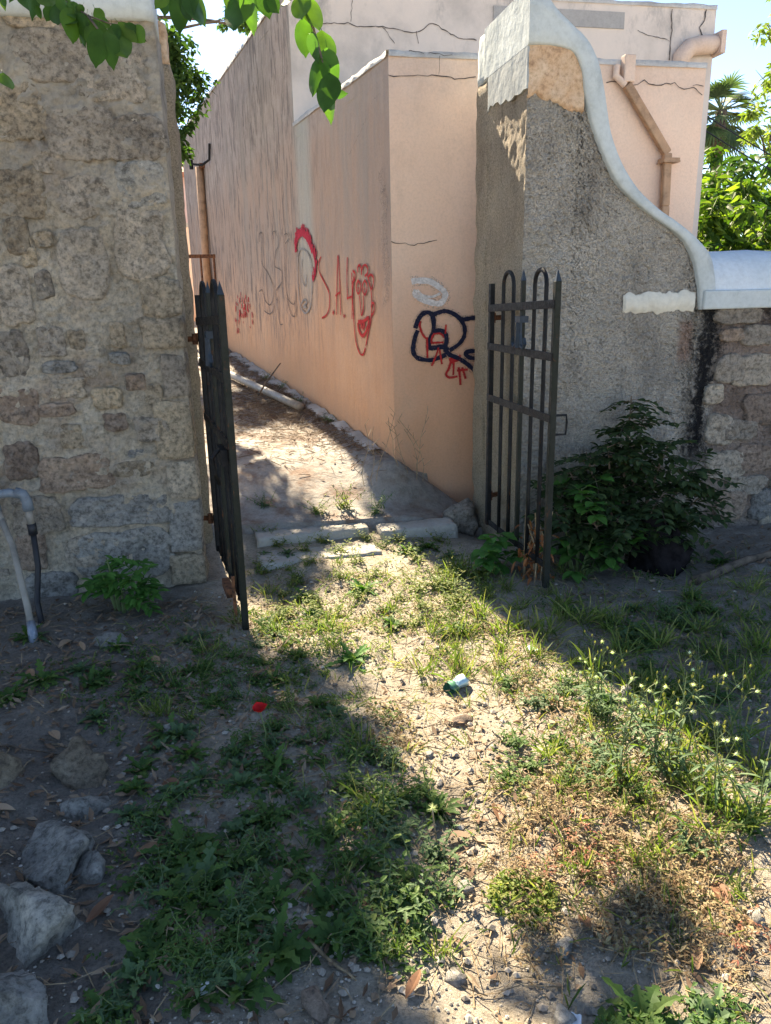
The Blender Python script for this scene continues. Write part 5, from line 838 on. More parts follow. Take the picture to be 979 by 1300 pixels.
# --- prototype meshes
ico = [(0,0,1),(.9,0,.2),(.28,.85,.2),(-.72,.53,.2),(-.72,-.53,.2),(.28,-.85,.2),(.3,.3,-.6),(-.3,.2,-.6),(0,-.4,-.6)]
icf = [(0,1,2),(0,2,3),(0,3,4),(0,4,5),(0,5,1),(1,6,2),(2,7,3),(2,6,7),(3,7,4),(4,8,5),(4,7,8),(5,8,1),(1,8,6),(6,8,7)]
def proto_rosette(seed, mat):
    r = random.Random(seed); mb = MB(); n = r.randint(14, 20)
    for k in range(n):
        el = r.uniform(.15, .9); a = k*2.4+r.uniform(-.3,.3); d = Vector((math.cos(a)*math.cos(el), math.sin(a)*math.cos(el), math.sin(el)))
        leaf(mb, (0,0,.01), d, UP, r.uniform(.6, 1.15), r.uniform(.10, .17), r.uniform(.25,.7), r.choice((4,5,6)), 8, .35, -.35)
    for k in range(r.randint(4, 7)):
        el = r.uniform(.7, 1.3); a = r.uniform(0, 6.3); d = Vector((math.cos(a)*math.cos(el), math.sin(a)*math.cos(el), math.sin(el)))
        leaf(mb, (0,0,.05), d, UP, r.uniform(.35, .6), r.uniform(.1, .15), .3, 3, 6, .3, -.2)
    return mb.mesh('rosette_weed', mat)
def proto_leafy(seed, mat, tall=1.0):
    r = random.Random(seed); mb = MB()
    for k in range(r.randint(6, 9)):
        d = rdir(r, r.uniform(.6, 1.35)); h = r.uniform(.5, 1.1)*tall; b = Vector((r.uniform(-.2,.2), r.uniform(-.2,.2), -.02)); lean = Vector((d.x, d.y, 0))*.3
        P = lambda t: b + d*(h*t) + lean*t*t
        mb.tube([tuple(P(q/4)) for q in range(5)], [.013,.012,.010,.008,.005], 4, 1, False)
        m = r.randint(9, 13)
        for j in range(m):
            t = (j+.5)/m; a = j*2.4 + r.uniform(-.4,.4); e = r.uniform(-.1, .7)
            leaf(mb, P(t), Vector((math.cos(a), math.sin(a), e)), UP, lerp(.36, .14, t)*r.uniform(.7,1.25), lerp(.065,.03,t)*r.uniform(.7,1.2), r.uniform(.2,.6), r.choice((0,2,3,4)), 3, .3)
    return mb.mesh('leafy_weed', [mat, M_STEM])
def proto_grass(seed, n, mat):
    r = random.Random(seed); mb = MB()
    for k in range(n):
        el = r.uniform(.75, 1.45); d = rdir(r, el); b = (r.uniform(-.2,.2), r.uniform(-.2,.2), -.02)
        leaf(mb, b, d, rdir(r, .2), r.uniform(.55, 1.15), .012+.01*r.random(), r.uniform(.1,.7), 0, 4, .1, 0)
    return mb.mesh('grass_tuft', mat)
M_PETAL = leaf_mat('white_floret', (.62,.62,.58), (.72,.72,.68), (.8,.8,.76), .4)
M_BUD = leaf_mat('yellowish_bud', (.30,.28,.08), (.36,.34,.12), (.42,.38,.16), .2)
M_FLUFF = leaf_mat('seed_fluff', (.7,.7,.68), (.78,.78,.76), (.84,.84,.82), .5)
def proto_tall(seed):
    r = random.Random(seed); mb = MB()
    for k in range(r.randint(4, 6)):
        d = rdir(r, r.uniform(1.1, 1.45)); h = r.uniform(.75, 1.15); b = Vector((r.uniform(-.1,.1), r.uniform(-.1,.1), -.02)); bend = rdir(r, 0)*.12
        P = lambda t: b + d*(h*t) + bend*t*t
        mb.tube([tuple(P(q/5)) for q in range(6)], [.009,.008,.007,.006,.005,.003], 4, 1, False)
        for j in range(7): leaf(mb, P(.06+j*.09), rdir(r, r.uniform(.1,.7)), UP, r.uniform(.12,.3), .018, .5, r.choice((0,2)), 4)
        for q in range(r.randint(2, 5)):
            t = r.uniform(.65, 1); e = P(t) + rdir(r, r.uniform(.3,1.2))*r.uniform(.06,.16)
            mb.tube([tuple(P(t)), tuple(P(t).lerp(e,.5)+Vector((0,0,.01))), tuple(e)], .004, 3, 1, False); w = r.random()
            if w < .3:                                   # open fluffy head
                mb.add([tuple(e+Vector(v)*.020) for v in ico], icf, 2)
                for z in range(40): dd = rdir(r, r.uniform(-.9,1.5)); leaf(mb, e, dd, rdir(r,.1), r.uniform(.03,.05), .0035, 0, 0, 1, 0, 0, 2)
            else:
                for z in range(4): leaf(mb, e, (r.uniform(-.2,.2), r.uniform(-.2,.2), 1), rdir(r,.1), .045, .010, 0, 0, 2, .3, 0, 3)
    return mb.mesh('flowering_weed', [L_GREY, M_STEM, M_FLUFF, M_BUD])
def proto_dry(seed):
    r = random.Random(seed); mb = MB()
    for k in range(26):
        d = rdir(r, r.uniform(.2, 1.4)); h = r.uniform(.4, 1.0); b = Vector((r.uniform(-.35,.35), r.uniform(-.35,.35), -.02))
        P = lambda t: b + d*(h*t) + Vector((0,0,-.25*h*t*t))
        mb.tube([tuple(P(q/3)) for q in range(4)], [.009,.007,.006,.003], 3, 1, False)
        for j in range(r.randint(2, 5)): leaf(mb, P(r.uniform(.3,1)), rdir(r, r.uniform(-.2,.8)), UP, r.uniform(.06,.16), .022, .3, 0, 2)
    return mb.mesh('dry_tuft', [L_DRY, M_DRYSTEM])
L_REDDRY = leaf_mat('reddish_dry_weed', (.20,.06,.05), (.30,.12,.08), (.38,.22,.13), .3, .7)
ros = [proto_rosette(i, m) for i, m in enumerate((L_WEED, L_GREY, L_WEED))]; rosb = proto_rosette(9, L_BRIGHT)
lea = [proto_leafy(20+i, m) for i, m in enumerate((L_WEED, L_WEED, L_GREY))]; leay = [proto_leafy(30+i, L_WEED2) for i in range(2)]
gra = [proto_grass(40+i, 34, L_GRASS) for i in range(3)]; tal = [proto_tall(50+i) for i in range(3)]; dry = [proto_dry(60+i) for i in range(3)]
redd = proto_dry(64); redd.materials[0] = L_REDDRY
rp = random.Random(77)
def lit(x, y): return .35+.04*(4-y) < x < 1.45 and 1.5 < y < 4.6
def region(x, y):
    if x < -.35: return 'beside the rock row' if y < 2.9 else 'on the dark soil by the rubble wall'
    if y > 3.6: return 'close before the step slabs' if x < 1.5 else 'in the shade before the dark shrub'
    if x < .25: return 'around the poppy' if y > 2.3 else ('around the largest rosette' if y > 1.65 else 'near the white paper scrap')
    if x < .62: return 'behind the lone white seed head' if y > 2.25 else 'along the left edge of the sandy path'
    if y > 2.45: return 'around the crushed can' if x < 1.3 else 'in the pier shadow right of the can'
    return 'among the reddish dried tufts' if y > 1.45 else 'at the end of the sunlit strip'
def plant(name, me, x, y, s, label, cat, group):
    if group in ('lobed weeds in the shaded soil', 'upright leafy weeds', 'grass tufts on the verge', 'dried straw tufts'):
        g_ = region(x, y); label += ' ' + g_; group += ', ' + g_
    o = link(name, me, None, (x, y, G(x, y)-.004)); o.scale = (s, s, s*rp.uniform(.85,1.1)); o.rotation_euler = (rp.uniform(-.08,.08), rp.uniform(-.08,.08), rp.uniform(0,6.28)); return tag(o, label, cat, group)
for i, (x, y, s) in enumerate(ROSETTES):
    if s >= .2: plant('lobed_weed', ros[1], x, y, s, 'largest lobed-leaf weed, a wide grey-green rosette', 'weed', None)
    elif i in (13, 14, 20): plant('lobed_weed', rosb, x, y, s, 'bright green lobed-leaf weed by the gateway', 'weed', 'bright lobed weeds by the gateway')
    else: plant('lobed_weed', ros[i % 3], x, y, s, 'dark green lobed-leaf weed rosette', 'weed', 'lobed weeds in the shaded soil')
for i, (x, y, s) in enumerate(LEAFY):
    if y > 3.4 and .1 < x < 1.5: plant('leafy_weed', leay[i % 2], x, y, s*1.3, 'yellow-green leafy weed in sunlight near the step slabs', 'weed', 'leafy weeds near the step slabs')
    else: plant('leafy_weed', lea[i % 3], x, y, s*1.05, 'upright leafy green weed', 'weed', 'upright leafy weeds')
for i, (x, y, s) in enumerate(GRASS): plant('grass_tuft', gra[i % 3], x, y, s*.95, 'loose tuft of thin grass blades', 'grass', 'grass tufts on the verge')
for i, (x, y, s) in enumerate(TALL): plant('flowering_weed', tal[i % 3], x, y, s, 'tall thin weed with buds and white seed heads right of the path', 'weed', 'tall weeds with white seed heads')
for i, (x, y, s) in enumerate(DRY):
    if i in (0, 1, 3, 10): plant('dry_weed', redd, x, y, s, 'reddish dried weed tuft right of the sandy path', 'weed', 'reddish dried tufts')
    else: plant('dry_weed', dry[i % 3], x, y, s, 'straw-brown dried weed tuft', 'weed', 'dried straw tufts')
# poppy
pop = thing('poppy', 'single red poppy flower on a thin stem in the shaded weeds', 'flower', (0.04, 2.48, G(0.04,2.48)))
mb = MB(); mb.tube([(0,0,-.01),(.01,0,.08),(-.005,.01,.16)], .0025, 5); mb.build('stem', M_STEM, pop)
mb = MB(); rr_ = random.Random(3)
for k in range(5): leaf(mb, (0,0,.0), rdir(rr_, rr_.uniform(.2,.8)), UP, .07, .014, .4, 3, 6)
mb.build('leaves', L_WEED, pop)
M_RED = leaf_mat('poppy_petal', (.46,.006,.008), (.52,.008,.01), (.56,.012,.012), .1)
for k in range(4):
    mb = MB(); a = k*1.57+.3; leaf(mb, (-.005,.01,.158), (math.cos(a), math.sin(a)-.25, .75), (0,0,1), .036, .026, -.1, 0, 5, .35, .1); mb.build('petal', M_RED, pop, smooth=True)
# lone white seed head on a bare stem
sh = thing('seed_head', 'lone white seed head on a bare stem left of the sandy path', 'flower', (0.53, 1.90, G(0.53,1.90)))
mb = MB(); mb.tube([(.0,0,-.01),(-.012,.0,.08),(-.02,.0,.155)], .0025, 5); mb.build('stem', M_DRYSTEM, sh)
mb = MB(); rr_ = random.Random(5)
for k in range(60): leaf(mb, (-.02,0,.16), rdir(rr_, rr_.uniform(-1,1.5)), rdir(rr_,.1), .018, .003, 0, 0, 1, 0)
mb.build('fluff', M_FLUFF, sh)

# --- uncountable ground cover, grass, gravel, litter
rc = random.Random(12)
cover = [MB(), MB(), MB()]
for (x, y, rx, ry, n, c) in COVER:
    for k in range(int(n*.9)):
        a = rc.uniform(0, 6.283); q = math.sqrt(rc.random())*1.2; px, py = x+rx*q*math.cos(a), y+ry*q*math.sin(a)
        if (py > 4.25 and not (-.15 < px < 1.55)) or fbm(px*5, py*5, 2.5, 3) < rc.uniform(-.25, .12): continue
        z = G(px, py); h = rc.uniform(.008, .04)
        for j in range(3):
            leaf(cover[c], (px+rc.uniform(-.012,.012), py+rc.uniform(-.012,.012), z+h*.4*j), rdir(rc, rc.uniform(.0,1.2)), UP, rc.uniform(.010,.030), rc.uniform(.0025,.0065), .3, 0, 2, .25)
tag(cover[0].build('ground_cover', L_WEED), 'low small-leaved green ground cover in the shade', 'ground cover', None, 'stuff')
tag(cover[2].build('ground_cover', L_DRY), 'low dried brownish ground cover on the sandy soil', 'ground cover', None, 'stuff')
tag(cover[1].build('ground_cover', L_WEED2), 'low yellow-green ground cover in the sunlight', 'ground cover', None, 'stuff')
mb = MB()
zones = [(.9,3.3,.6,.6,260),(1.5,2.6,.5,.6,300),(1.9,3.1,.6,.5,260),(1.2,2.0,.4,.4,200),(.3,3.6,.35,.5,200),(.3,2.2,.3,.6,140),(2.6,3.3,.6,.5,200),(1.0,1.6,.4,.3,120),(-.2,3.2,.5,.5,120),(.9,4.15,.5,.2,120)]
for (x, y, rx, ry, n) in zones:
    for k in range(n):
        px = rc.gauss(x, rx*.6); py = rc.gauss(y, ry*.6)
        if py > 4.22: continue
        z = G(px, py); d = rdir(rc, rc.uniform(.4,1.4))
        for j in range(3): leaf(mb, (px+rc.uniform(-.01,.01), py+rc.uniform(-.01,.01), z-.005), (d+rdir(rc,.2)*.5), rdir(rc,.1), rc.uniform(.04,.13), .0016+.0012*rc.random(), rc.uniform(.1,.5), 0, 3, .1)
tag(mb.build('grass', L_GRASS), 'thin sparse grass growing over the verge', 'grass', None, 'stuff')
# dry straw stems lying about
mb = MB()
for k in range(2600):
    px = rc.gauss(.9, .75) if k % 3 else rc.uniform(-1.6, 2.6); py = rc.uniform(1.0, 4.25)
    if k % 5 == 0: px, py = rc.gauss(1.0,.25), rc.gauss(1.75,.3)
    a = rc.uniform(0, 6.28); L_ = rc.uniform(.03, .14); x2, y2 = px+L_*math.cos(a), py+L_*math.sin(a)
    if py > 4.25 or y2 > 4.27: continue
    mb.tube([(px,py,G(px,py)+.003), ((px+x2)/2,(py+y2)/2,G((px+x2)/2,(py+y2)/2)+rc.uniform(.003,.02)), (x2,y2,G(x2,y2)+rc.uniform(.002,.03))], rc.uniform(.0008,.002), 3, 0, False)
tag(mb.build('dry_stems', M_DRYSTEM), 'scattered dry straw stems and twigs on the soil', 'straw', None, 'stuff')
# gravel
mb = MB()
for k in range(9000):
    px = rc.gauss(.45, .6) if k % 4 else rc.uniform(-1.5, 3); py = rc.uniform(1.0, 4.2)**1.0
    if k % 3 == 0: py = rc.uniform(1.0, 2.6)
    s = rc.uniform(.002, .007) if rc.random() < .9 else rc.uniform(.008, .016); a = rc.uniform(0,6.28); z = G(px, py)+s*.3
    ca, sa = math.cos(a), math.sin(a); e = rc.uniform(.6,1.2)
    mb.add([(px+s*(x*ca-y*sa*e), py+s*(x*sa+y*ca*e), z+s*h*.7) for x, y, h in ico], icf)
t = NT('gravel'); t.color(t.ramp(t.island(), [(0,(.17,.15,.125)),(.5,(.34,.30,.25)),(.9,(.42,.38,.32)),(1,(.52,.48,.43))])); t.bump(t.noise(150,4,.7),.5,.002)
tag(mb.build('gravel', t.m), 'small gravel scattered over the soil', 'gravel', None, 'stuff')
# leaf litter, mostly by the rubble wall and left of the rocks
mb = MB()
for k in range(4600):
    w = rc.random()
    if w < .5: px, py = rc.uniform(-1.9,-.25), rc.uniform(1.2,4.2)
    elif w < .68: px, py = rc.uniform(-.3,.3), rc.uniform(1.2,3.9)
    elif w < .88: px, py = rc.uniform(1.7,3.9), rc.uniform(2.6,4.2)
    else: px, py = rc.gauss(1.0,.4), rc.gauss(2.0,.5)
    if py > 4.22: continue
    leaf(mb, (px,py,G(px,py)+rc.uniform(.003,.014)), rdir(rc, rc.uniform(-.1,.35)), (rc.uniform(-.5,.5),rc.uniform(-.5,.5),1), rc.uniform(.02,.06), rc.uniform(.004,.011), rc.uniform(-.2,.3), 0, 2, rc.uniform(-.4,.5))
tag(mb.build('leaf_litter', L_LITTER), 'dead leaves and bark scraps covering the shaded soil', 'leaf litter', None, 'stuff')
mb = MB()   # brown needles drifted on the alley floor and along the wall foot
for k in range(6000):
    s = rc.uniform(.3, 7.5); d = abs(rc.gauss(.05,.28))+.03 if k % 3 else rc.gauss(.75,.3); p = wpt(s if k % 2 else rc.gauss(2.2,.7), 0, d)
    if d < .02: continue
    a = rc.uniform(0,6.28); L_ = rc.uniform(.03,.12); x2, y2 = p[0]+L_*math.cos(a), p[1]+L_*math.sin(a)
    if wall_st(x2,y2)[1] < .02 or y2 < 5.0 or p[1] < 5.0: continue
    mb.tube([(p[0],p[1],pave_h(p[0],p[1])+.006), (x2,y2,pave_h(x2,y2)+rc.uniform(.004,.03))], rc.uniform(.001,.003), 3, 0, False)
for k in range(1800):
    s = rc.uniform(.1, 7.5); d = abs(rc.gauss(.0,.14))+.02; p = wpt(s, 0, d)
    leaf(mb, (p[0],p[1],pave_h(p[0],p[1])+rc.uniform(.003,.02)), rdir(rc, rc.uniform(0,.5)), UP, rc.uniform(.02,.05), rc.uniform(.004,.010), .1, 0, 2, .3)
for k in range(2600):
    p = wpt(rc.gauss(2.3,.9), 0, abs(rc.gauss(.55,.4))+.05)
    if p[1] < 5.1 or fbm(p[0]*3, p[1]*3, 4, 3) < rc.uniform(-.2,.25): continue
    leaf(mb, (p[0],p[1],pave_h(p[0],p[1])+rc.uniform(.002,.012)), rdir(rc, rc.uniform(0,.3)), UP, rc.uniform(.03,.08), rc.uniform(.002,.007), .1, 0, 2, .3)
tag(mb.build('needle_drift', L_LITTER), 'brown pine needles drifted across the alley floor', 'leaf litter', None, 'stuff')
# single fallen leaves large enough to pick out
M_FALL = leaf_mat('fallen_leaf', (.20,.10,.06), (.30,.17,.10), (.40,.28,.19), .15, .65, False)
fl_me = []
for i in range(3):
    mb = MB(); leaf(mb, (-.045,0,0), (1,.1,.05), UP, .09, .014+.004*i, -.1+.15*i, 0, 6, .5); fl_me.append(mb.mesh('fallen_leaf', M_FALL))
for i, (px, py) in enumerate([(.82,1.52),(.90,1.53),(1.22,1.52),(.33,1.42),(.60,1.93),(-.33,2.06),(-.43,1.82),(-.47,1.45),(-.85,3.65),(-.75,3.55),(-.92,3.3),(-.28,2.35),(1.2,2.55),(-.72,2.75),(-.8,2.3),(-.7,1.65),(.05,3.1),(.75,2.0),(1.05,1.35),(-.4,3.3),(-1.0,2.9),(-.15,1.6)]):
    o = link('fallen_leaf', fl_me[i % 3], None, (px, py, G(px,py)+.012)); o.rotation_euler = (rp.uniform(-.3,.3), rp.uniform(-.25,.25), rp.uniform(0,6.28)); tag(o, 'single curled brown leaf lying on the soil', 'leaf', 'curled brown leaves')
for i, (a, b) in enumerate([((-1.05,2.72),(-.68,2.62)),((-.25,2.0),(.1,2.05)),((.10,1.6),(.20,1.45)),((.0,1.95),(-.35,2.1))]):
    mb = MB(); n = 6; mb.tube([(lerp(a[0],b[0],k/n)+.012*fbm(k,i,1,2), lerp(a[1],b[1],k/n)+.012*fbm(k,i,5,2), G(lerp(a[0],b[0],k/n),lerp(a[1],b[1],k/n))+.012) for k in range(n+1)], [.006-.0006*k for k in range(n+1)], 6); tag(mb.build('twig', M_DRYSTEM if i else M_BARK, None, smooth=True), 'thin bare twig lying on the soil', 'twig', 'twigs on the soil')

# ------------------------------------------------------------ shrubs
def shrub(name, label, cat, loc, stems, mat, seed, ll, lw_, L, npair, group=None):
    r = random.Random(seed); root = thing(name, label, cat, loc, group); fo = MB(); st = MB()
    for (dx, dy, h, n) in stems:
        b = Vector((dx*.3, dy*.3, -.03)); tp = Vector((dx, dy, h)); P = lambda t: b.lerp(tp, t) + Vector((0,0,.12*h*math.sin(math.pi*t)))
        st.tube([tuple(P(k/5)) for k in range(6)], [.012,.011,.009,.007,.005,.003], 5)
        for k in range(n):
            t = r.uniform(.3, 1.0); a = r.uniform(0, 6.283); e = r.uniform(-.1, .8)
            pinnate(fo, r, P(t), (math.cos(a), math.sin(a), e), L*r.uniform(.7,1.2), npair, ll, lw_, 0, st, r.uniform(.2,.6))
    st.build('stem', M_STEM if seed % 2 else M_BARK, root); fo.build('foliage', mat, root); return root
shrub('leafy_sapling', 'young sapling with pinnate green leaves at the foot of the rubble wall', 'sapling', (-.62, 4.02, G(-.62,4.02)), [(-.05,-.02,.30,7),(.10,-.04,.24,6),(-.10,.03,.22,5),(.16,.02,.18,5),(.02,-.10,.15,5)], L_BRIGHT, 3, .075, .014, .15, 5)
shrub('dark_shrub', 'large dark green shrub with pinnate leaves growing against the roughcast pier', 'shrub', (2.24, 4.02, G(2.24,4.02)),
      [(-.35,-.02,.60,30),(-.45,.0,.50,24),(-.25,-.02,.70,26),(-.15,-.08,.74,28),(.0,-.02,.80,30),(.05,.05,1.0,24),(.12,.03,.86,24),(.25,-.05,.72,28),(.45,-.02,.56,26),(.58,.02,.40,20),(-.5,-.12,.42,22),(-.3,-.25,.36,20),(-.1,-.3,.34,18),(.15,-.2,.48,22),(.4,-.22,.34,20)], L_SHRUB, 4, .07, .017, .20, 5)
shrub('broadleaf_sapling', 'bright green broad-leaved sapling between the gate leaf and the dark shrub', 'sapling', (1.93, 3.92, G(1.93,3.92)), [(-.02,-.05,.52,7),(.12,-.08,.44,7),(-.12,-.05,.34,6),(.02,-.14,.26,6),(.2,-.12,.3,6)], L_BRIGHT, 5, .095, .030, .14, 2)
shrub('broadleaf_sapling', 'low broad-leaved sapling growing under the open gate leaf', 'sapling', (1.50, 4.14, G(1.50,4.14)), [(.02,-.05,.22,4),(-.12,-.08,.14,4),(.08,-.12,.12,4)], L_BRIGHT, 7, .10, .034, .12, 2)
# dried-up plant tangled in the gate leaf
dr = thing('dried_plant', 'dead rust-brown plant caught at the foot of the iron gate leaf', 'plant', (1.64, 3.86, G(1.64,3.86)))
M_DEADR = leaf_mat('rust_brown_leaf', (.22,.08,.03), (.32,.12,.045), (.40,.18,.08), .2, .7)
r_ = random.Random(2); fo = MB(); st = MB()
for k in range(7):
    x, y = r_.uniform(-.05,.05), r_.uniform(-.1,.1); h = r_.uniform(.25,.5); st.tube([(x,y,-.02),(x+r_.uniform(-.03,.03),y,h*.5),(x+r_.uniform(-.06,.06),y+r_.uniform(-.05,.05),h)], .004, 4)
    for j in range(14): leaf(fo, (x+r_.uniform(-.05,.05), y+r_.uniform(-.06,.06), r_.uniform(.02,h*.8)), rdir(r_, r_.uniform(-1.2,.2)), UP, r_.uniform(.03,.08), .010, .3, 0, 3, .6)
st.build('stem', M_DRYSTEM, dr); fo.build('foliage', M_DEADR, dr)
# thin bare weeds in front of the house corner
tw = thing('bare_weed', 'thin dry branching weed at the foot of the house corner', 'weed', (1.05, 5.30, pave_h(1.05,5.30)))
st = MB(); r_ = random.Random(6)
for k in range(8):
    p = Vector((r_.uniform(-.15,.3), r_.uniform(-.12,.05), 0)); d = rdir(r_, r_.uniform(1.1,1.5))
    for j in range(5): q = p + d*r_.uniform(.06,.14); st.tube([tuple(p), tuple(q)], .0025, 3, 0, False); st.tube([tuple(q), tuple(q+rdir(r_,.7)*.07)], .002, 3, 0, False); p = q; d = (d+rdir(r_,.3)*.35).normalized()
st.build('stems', M_DRYSTEM, tw)
for i, (x, y) in enumerate([(.75,5.12),(.95,5.02),(.55,5.05),(.2,5.15)]):
    o = link('leafy_weed', lea[2] if i % 2 else leay[0], None, (x, y, pave_h(x,y)-.005)); o.scale = (.15,.15,.26 if i < 2 else .15); o.rotation_euler.z = i*1.3; tag(o, 'grey-green weed sprouting behind the step slabs', 'weed', 'weeds behind the step slabs')
for i, (x, y) in enumerate([(.15,4.42),(.42,4.41),(.55,4.74),(.82,4.74),(.70,4.40),(.92,4.62),(1.05,4.68),(1.30,4.66),(.25,4.75)]):
    o = link('leafy_weed', leay[i % 2], None, (x, y, G(x,y)-.005)); o.scale = (.12,.12,.12); o.rotation_euler.z = i*1.7; tag(o, 'yellow-green weed rooted in the joints between the step slabs', 'weed', 'weeds in the slab joints')
for i, s in enumerate((1.3, 2.2, 3.0, 3.6)):
    p = wpt(s, 0, .10); o = link('leafy_weed', lea[i % 3], None, (p[0], p[1], pave_h(p[0],p[1])-.01)); o.scale = (.13,.13,.15); o.rotation_euler.z = i; tag(o, 'small weed growing along the foot of the alley wall', 'weed', 'weeds at the alley wall foot')

# ------------------------------------------------------------ trees
def blob_leaves(mb, r, c, rad, n, size, mi=0, asp=.36, seg=2, hang=-.2):
    for k in range(n):
        d = rdir(r, r.uniform(-1.4,1.4)); q = r.random()**.45
        p = Vector((c[0]+d.x*rad[0]*q, c[1]+d.y*rad[1]*q, c[2]+d.z*rad[2]*q))
        leaf(mb, p, rdir(r, r.uniform(-.9,.6))+Vector((0,0,hang)), rdir(r, .6), size*r.uniform(.7,1.25), size*asp*r.uniform(.8,1.2)*.5, .2, 0, seg, .2, 0, mi)
def limb(mb, a, b, r0, r1, sag=.0, n=7, w=.1, sd=0):
    a, b = Vector(a), Vector(b); L_ = (b-a).length
    mb.tube([tuple(a.lerp(b,k/n)+Vector((w*L_*.4*fbm(k*.6,sd,1,2)*math.sin(math.pi*k/n), w*L_*.4*fbm(k*.6,sd,7,2)*math.sin(math.pi*k/n), sag*math.sin(math.pi*k/n)))) for k in range(n+1)], [lerp(r0,r1,k/n) for k in range(n+1)], 8)
def tree(name, label, loc, trunk, clusters, mat, seed, size, cat='tree', group=None, asp=.36, extra=None, r0=.12, split=.5):
    r = random.Random(seed); root = thing(name, label, cat, loc, group); tb = MB(); cr = MB(); L0 = Vector(loc)
    top = Vector(trunk); limb(tb, (0,0,-.2), top, r0, r0*.55, 0, 9, .12, seed)
    for i, (c, rad, n) in enumerate(clusters):
        cl = Vector(c)-L0; st_ = top*r.uniform(split, 1.0); limb(tb, st_, cl, r0*.35, r0*.06, .15, 7, .2, seed+i)
        for k in range(3): limb(tb, st_.lerp(cl,.7), cl+Vector((rad[0]*r.uniform(-.8,.8), rad[1]*r.uniform(-.8,.8), rad[2]*r.uniform(-.6,.6))), r0*.10, r0*.02, .03, 5, .2, seed+k)
        for k in range(max(3, n//45)):              # sub-clumps give light and dark masses with gaps
            d = rdir(r, r.uniform(-1.3,1.3)); q = r.random()**.5; cc = (cl.x+d.x*rad[0]*q, cl.y+d.y*rad[1]*q, cl.z+d.z*rad[2]*q)
            s_ = r.uniform(.22,.4)*min(rad); blob_leaves(cr, r, cc, (s_*1.4,s_*1.4,s_), 45, size, 0, asp)
    tb.build('trunk', M_BARK, root, smooth=True); cr.build('crown', mat, root); return root
# the tree that overhangs the camera: trunk to the left, out of the frame
ot = tree('overhanging_tree', 'broad-leaved tree whose leafy twigs hang down before the gateway', (-2.7, .9, G(-2.7,.9)), (.3,.5,3.2),
     [((-2.9,1.4,4.6),(1.2,1.2,.7),600),((-1.3,1.3,4.7),(1.1,1.0,.5),500),((-2.0,2.6,4.8),(1.0,.8,.5),400),((-.6,2.3,4.8),(1.0,.8,.4),350),((.6,1.5,4.7),(1.0,.9,.4),300),((.2,6.25,4.25),(.45,.3,.25),360),((.75,6.05,4.2),(.35,.25,.25),200),((.2,3.0,4.8),(.6,.6,.3),80)], L_BROAD, 11, .09, asp=.62, r0=.17, split=.8)
LO = Vector(ot.location)
tb = MB()
for tw_ in TWIGS: tb.tube([tuple(Vector(p)-LO) for p in tw_], [.005-.0035*k/(len(tw_)-1) for k in range(len(tw_))], 5)
for a, b in (((-.6,3.0,4.4), TWIGS[0][0]), ((-1.2,2.2,4.3), TWIGS[3][0]), ((-1.9,2.9,4.4), TWIGS[5][0])): limb(tb, Vector(a)-LO, Vector(b)-LO, .018, .005, .1, 6, .1, 3)
tb.build('hanging_twig', M_BARK, ot, smooth=True)
def heart_leaf(i):
    mb = MB(); seg = 10; vs = []; fs = []; r = random.Random(i)
    for k in range(seg+1):
        t = k/seg; w = .29*(math.sin(math.pi*t**.72)**.75)*(1-.25*t) if 0 < t < 1 else .004
        if t > .8: w *= lerp(1, .45, (t-.8)/.2)
        z = -.10*t*t*(1+i*.4) ; f = .30
        for s in (-1,-.55,0,.55,1): vs.append((t, s*w, z + abs(s)*w*f + .012*math.sin(t*9+s*3+i)))
    for k in range(seg):
        for j in range(4): fs.append((k*5+j, (k+1)*5+j, (k+1)*5+j+1, k*5+j+1))
    mb.add(vs, fs); mb.tube([(-.18,0,.02),(0,0,0)], .008, 4); return mb.mesh('leaf', L_BROAD, True)
hl = [heart_leaf(i) for i in range(3)]; rl = random.Random(21)
for i, (a, b) in enumerate(LEAVES):
    a, b = Vector(a), Vector(b); d = b-a; L_ = d.length; x = d.normalized()
    yv = x.cross(Vector((rl.uniform(-.8,.8), -1, rl.uniform(-.3,.6)))).normalized(); zv = x.cross(yv)
    o = link('leaf', hl[i % 3], ot); o.matrix_local = Matrix.Translation(a-LO) @ Matrix((x, yv, zv)).transposed().to_4x4() @ Matrix.Scale(L_, 4)
# feathery trees behind the rubble wall, leaning over the alley
tree('feathery_tree', 'small-leaved tree behind the rubble wall overhanging the alley', (-2.4, 9.6, .4), (.5,-.2,4.0),
     [((-.30,9.0,3.75),(.32,.35,.46),2800),((-.28,9.1,3.2),(.15,.3,.30),500),((-1.5,8.6,5.0),(1.0,1.2,.6),900),((-.53,8.95,5.5),(.27,1.0,.3),2300),((-.6,7.9,5.4),(.22,.5,.25),500),((-.70,6.0,5.05),(.40,.42,.35),3600),((-1.1,10.2,5.9),(.5,1.0,.4),400),((.50,10.2,4.56),(.26,.3,.20),360)], L_TREE, 13, .07, r0=.13, asp=.5)
tree('feathery_tree', 'taller small-leaved tree beside the far part of the alley', (-2.9, 14.5, .6), (.3,.3,5.2),
     [((-1.3,17.2,8.4),(1.0,1.4,.6),1000),((-.7,16.2,7.8),(.5,1.0,.4),1400),((-2.6,14.5,6.6),(1.3,1.6,1.1),700),((-.5,19.5,9.2),(.8,1.2,.5),500)], L_TREE, 14, .10, r0=.16, asp=.45)
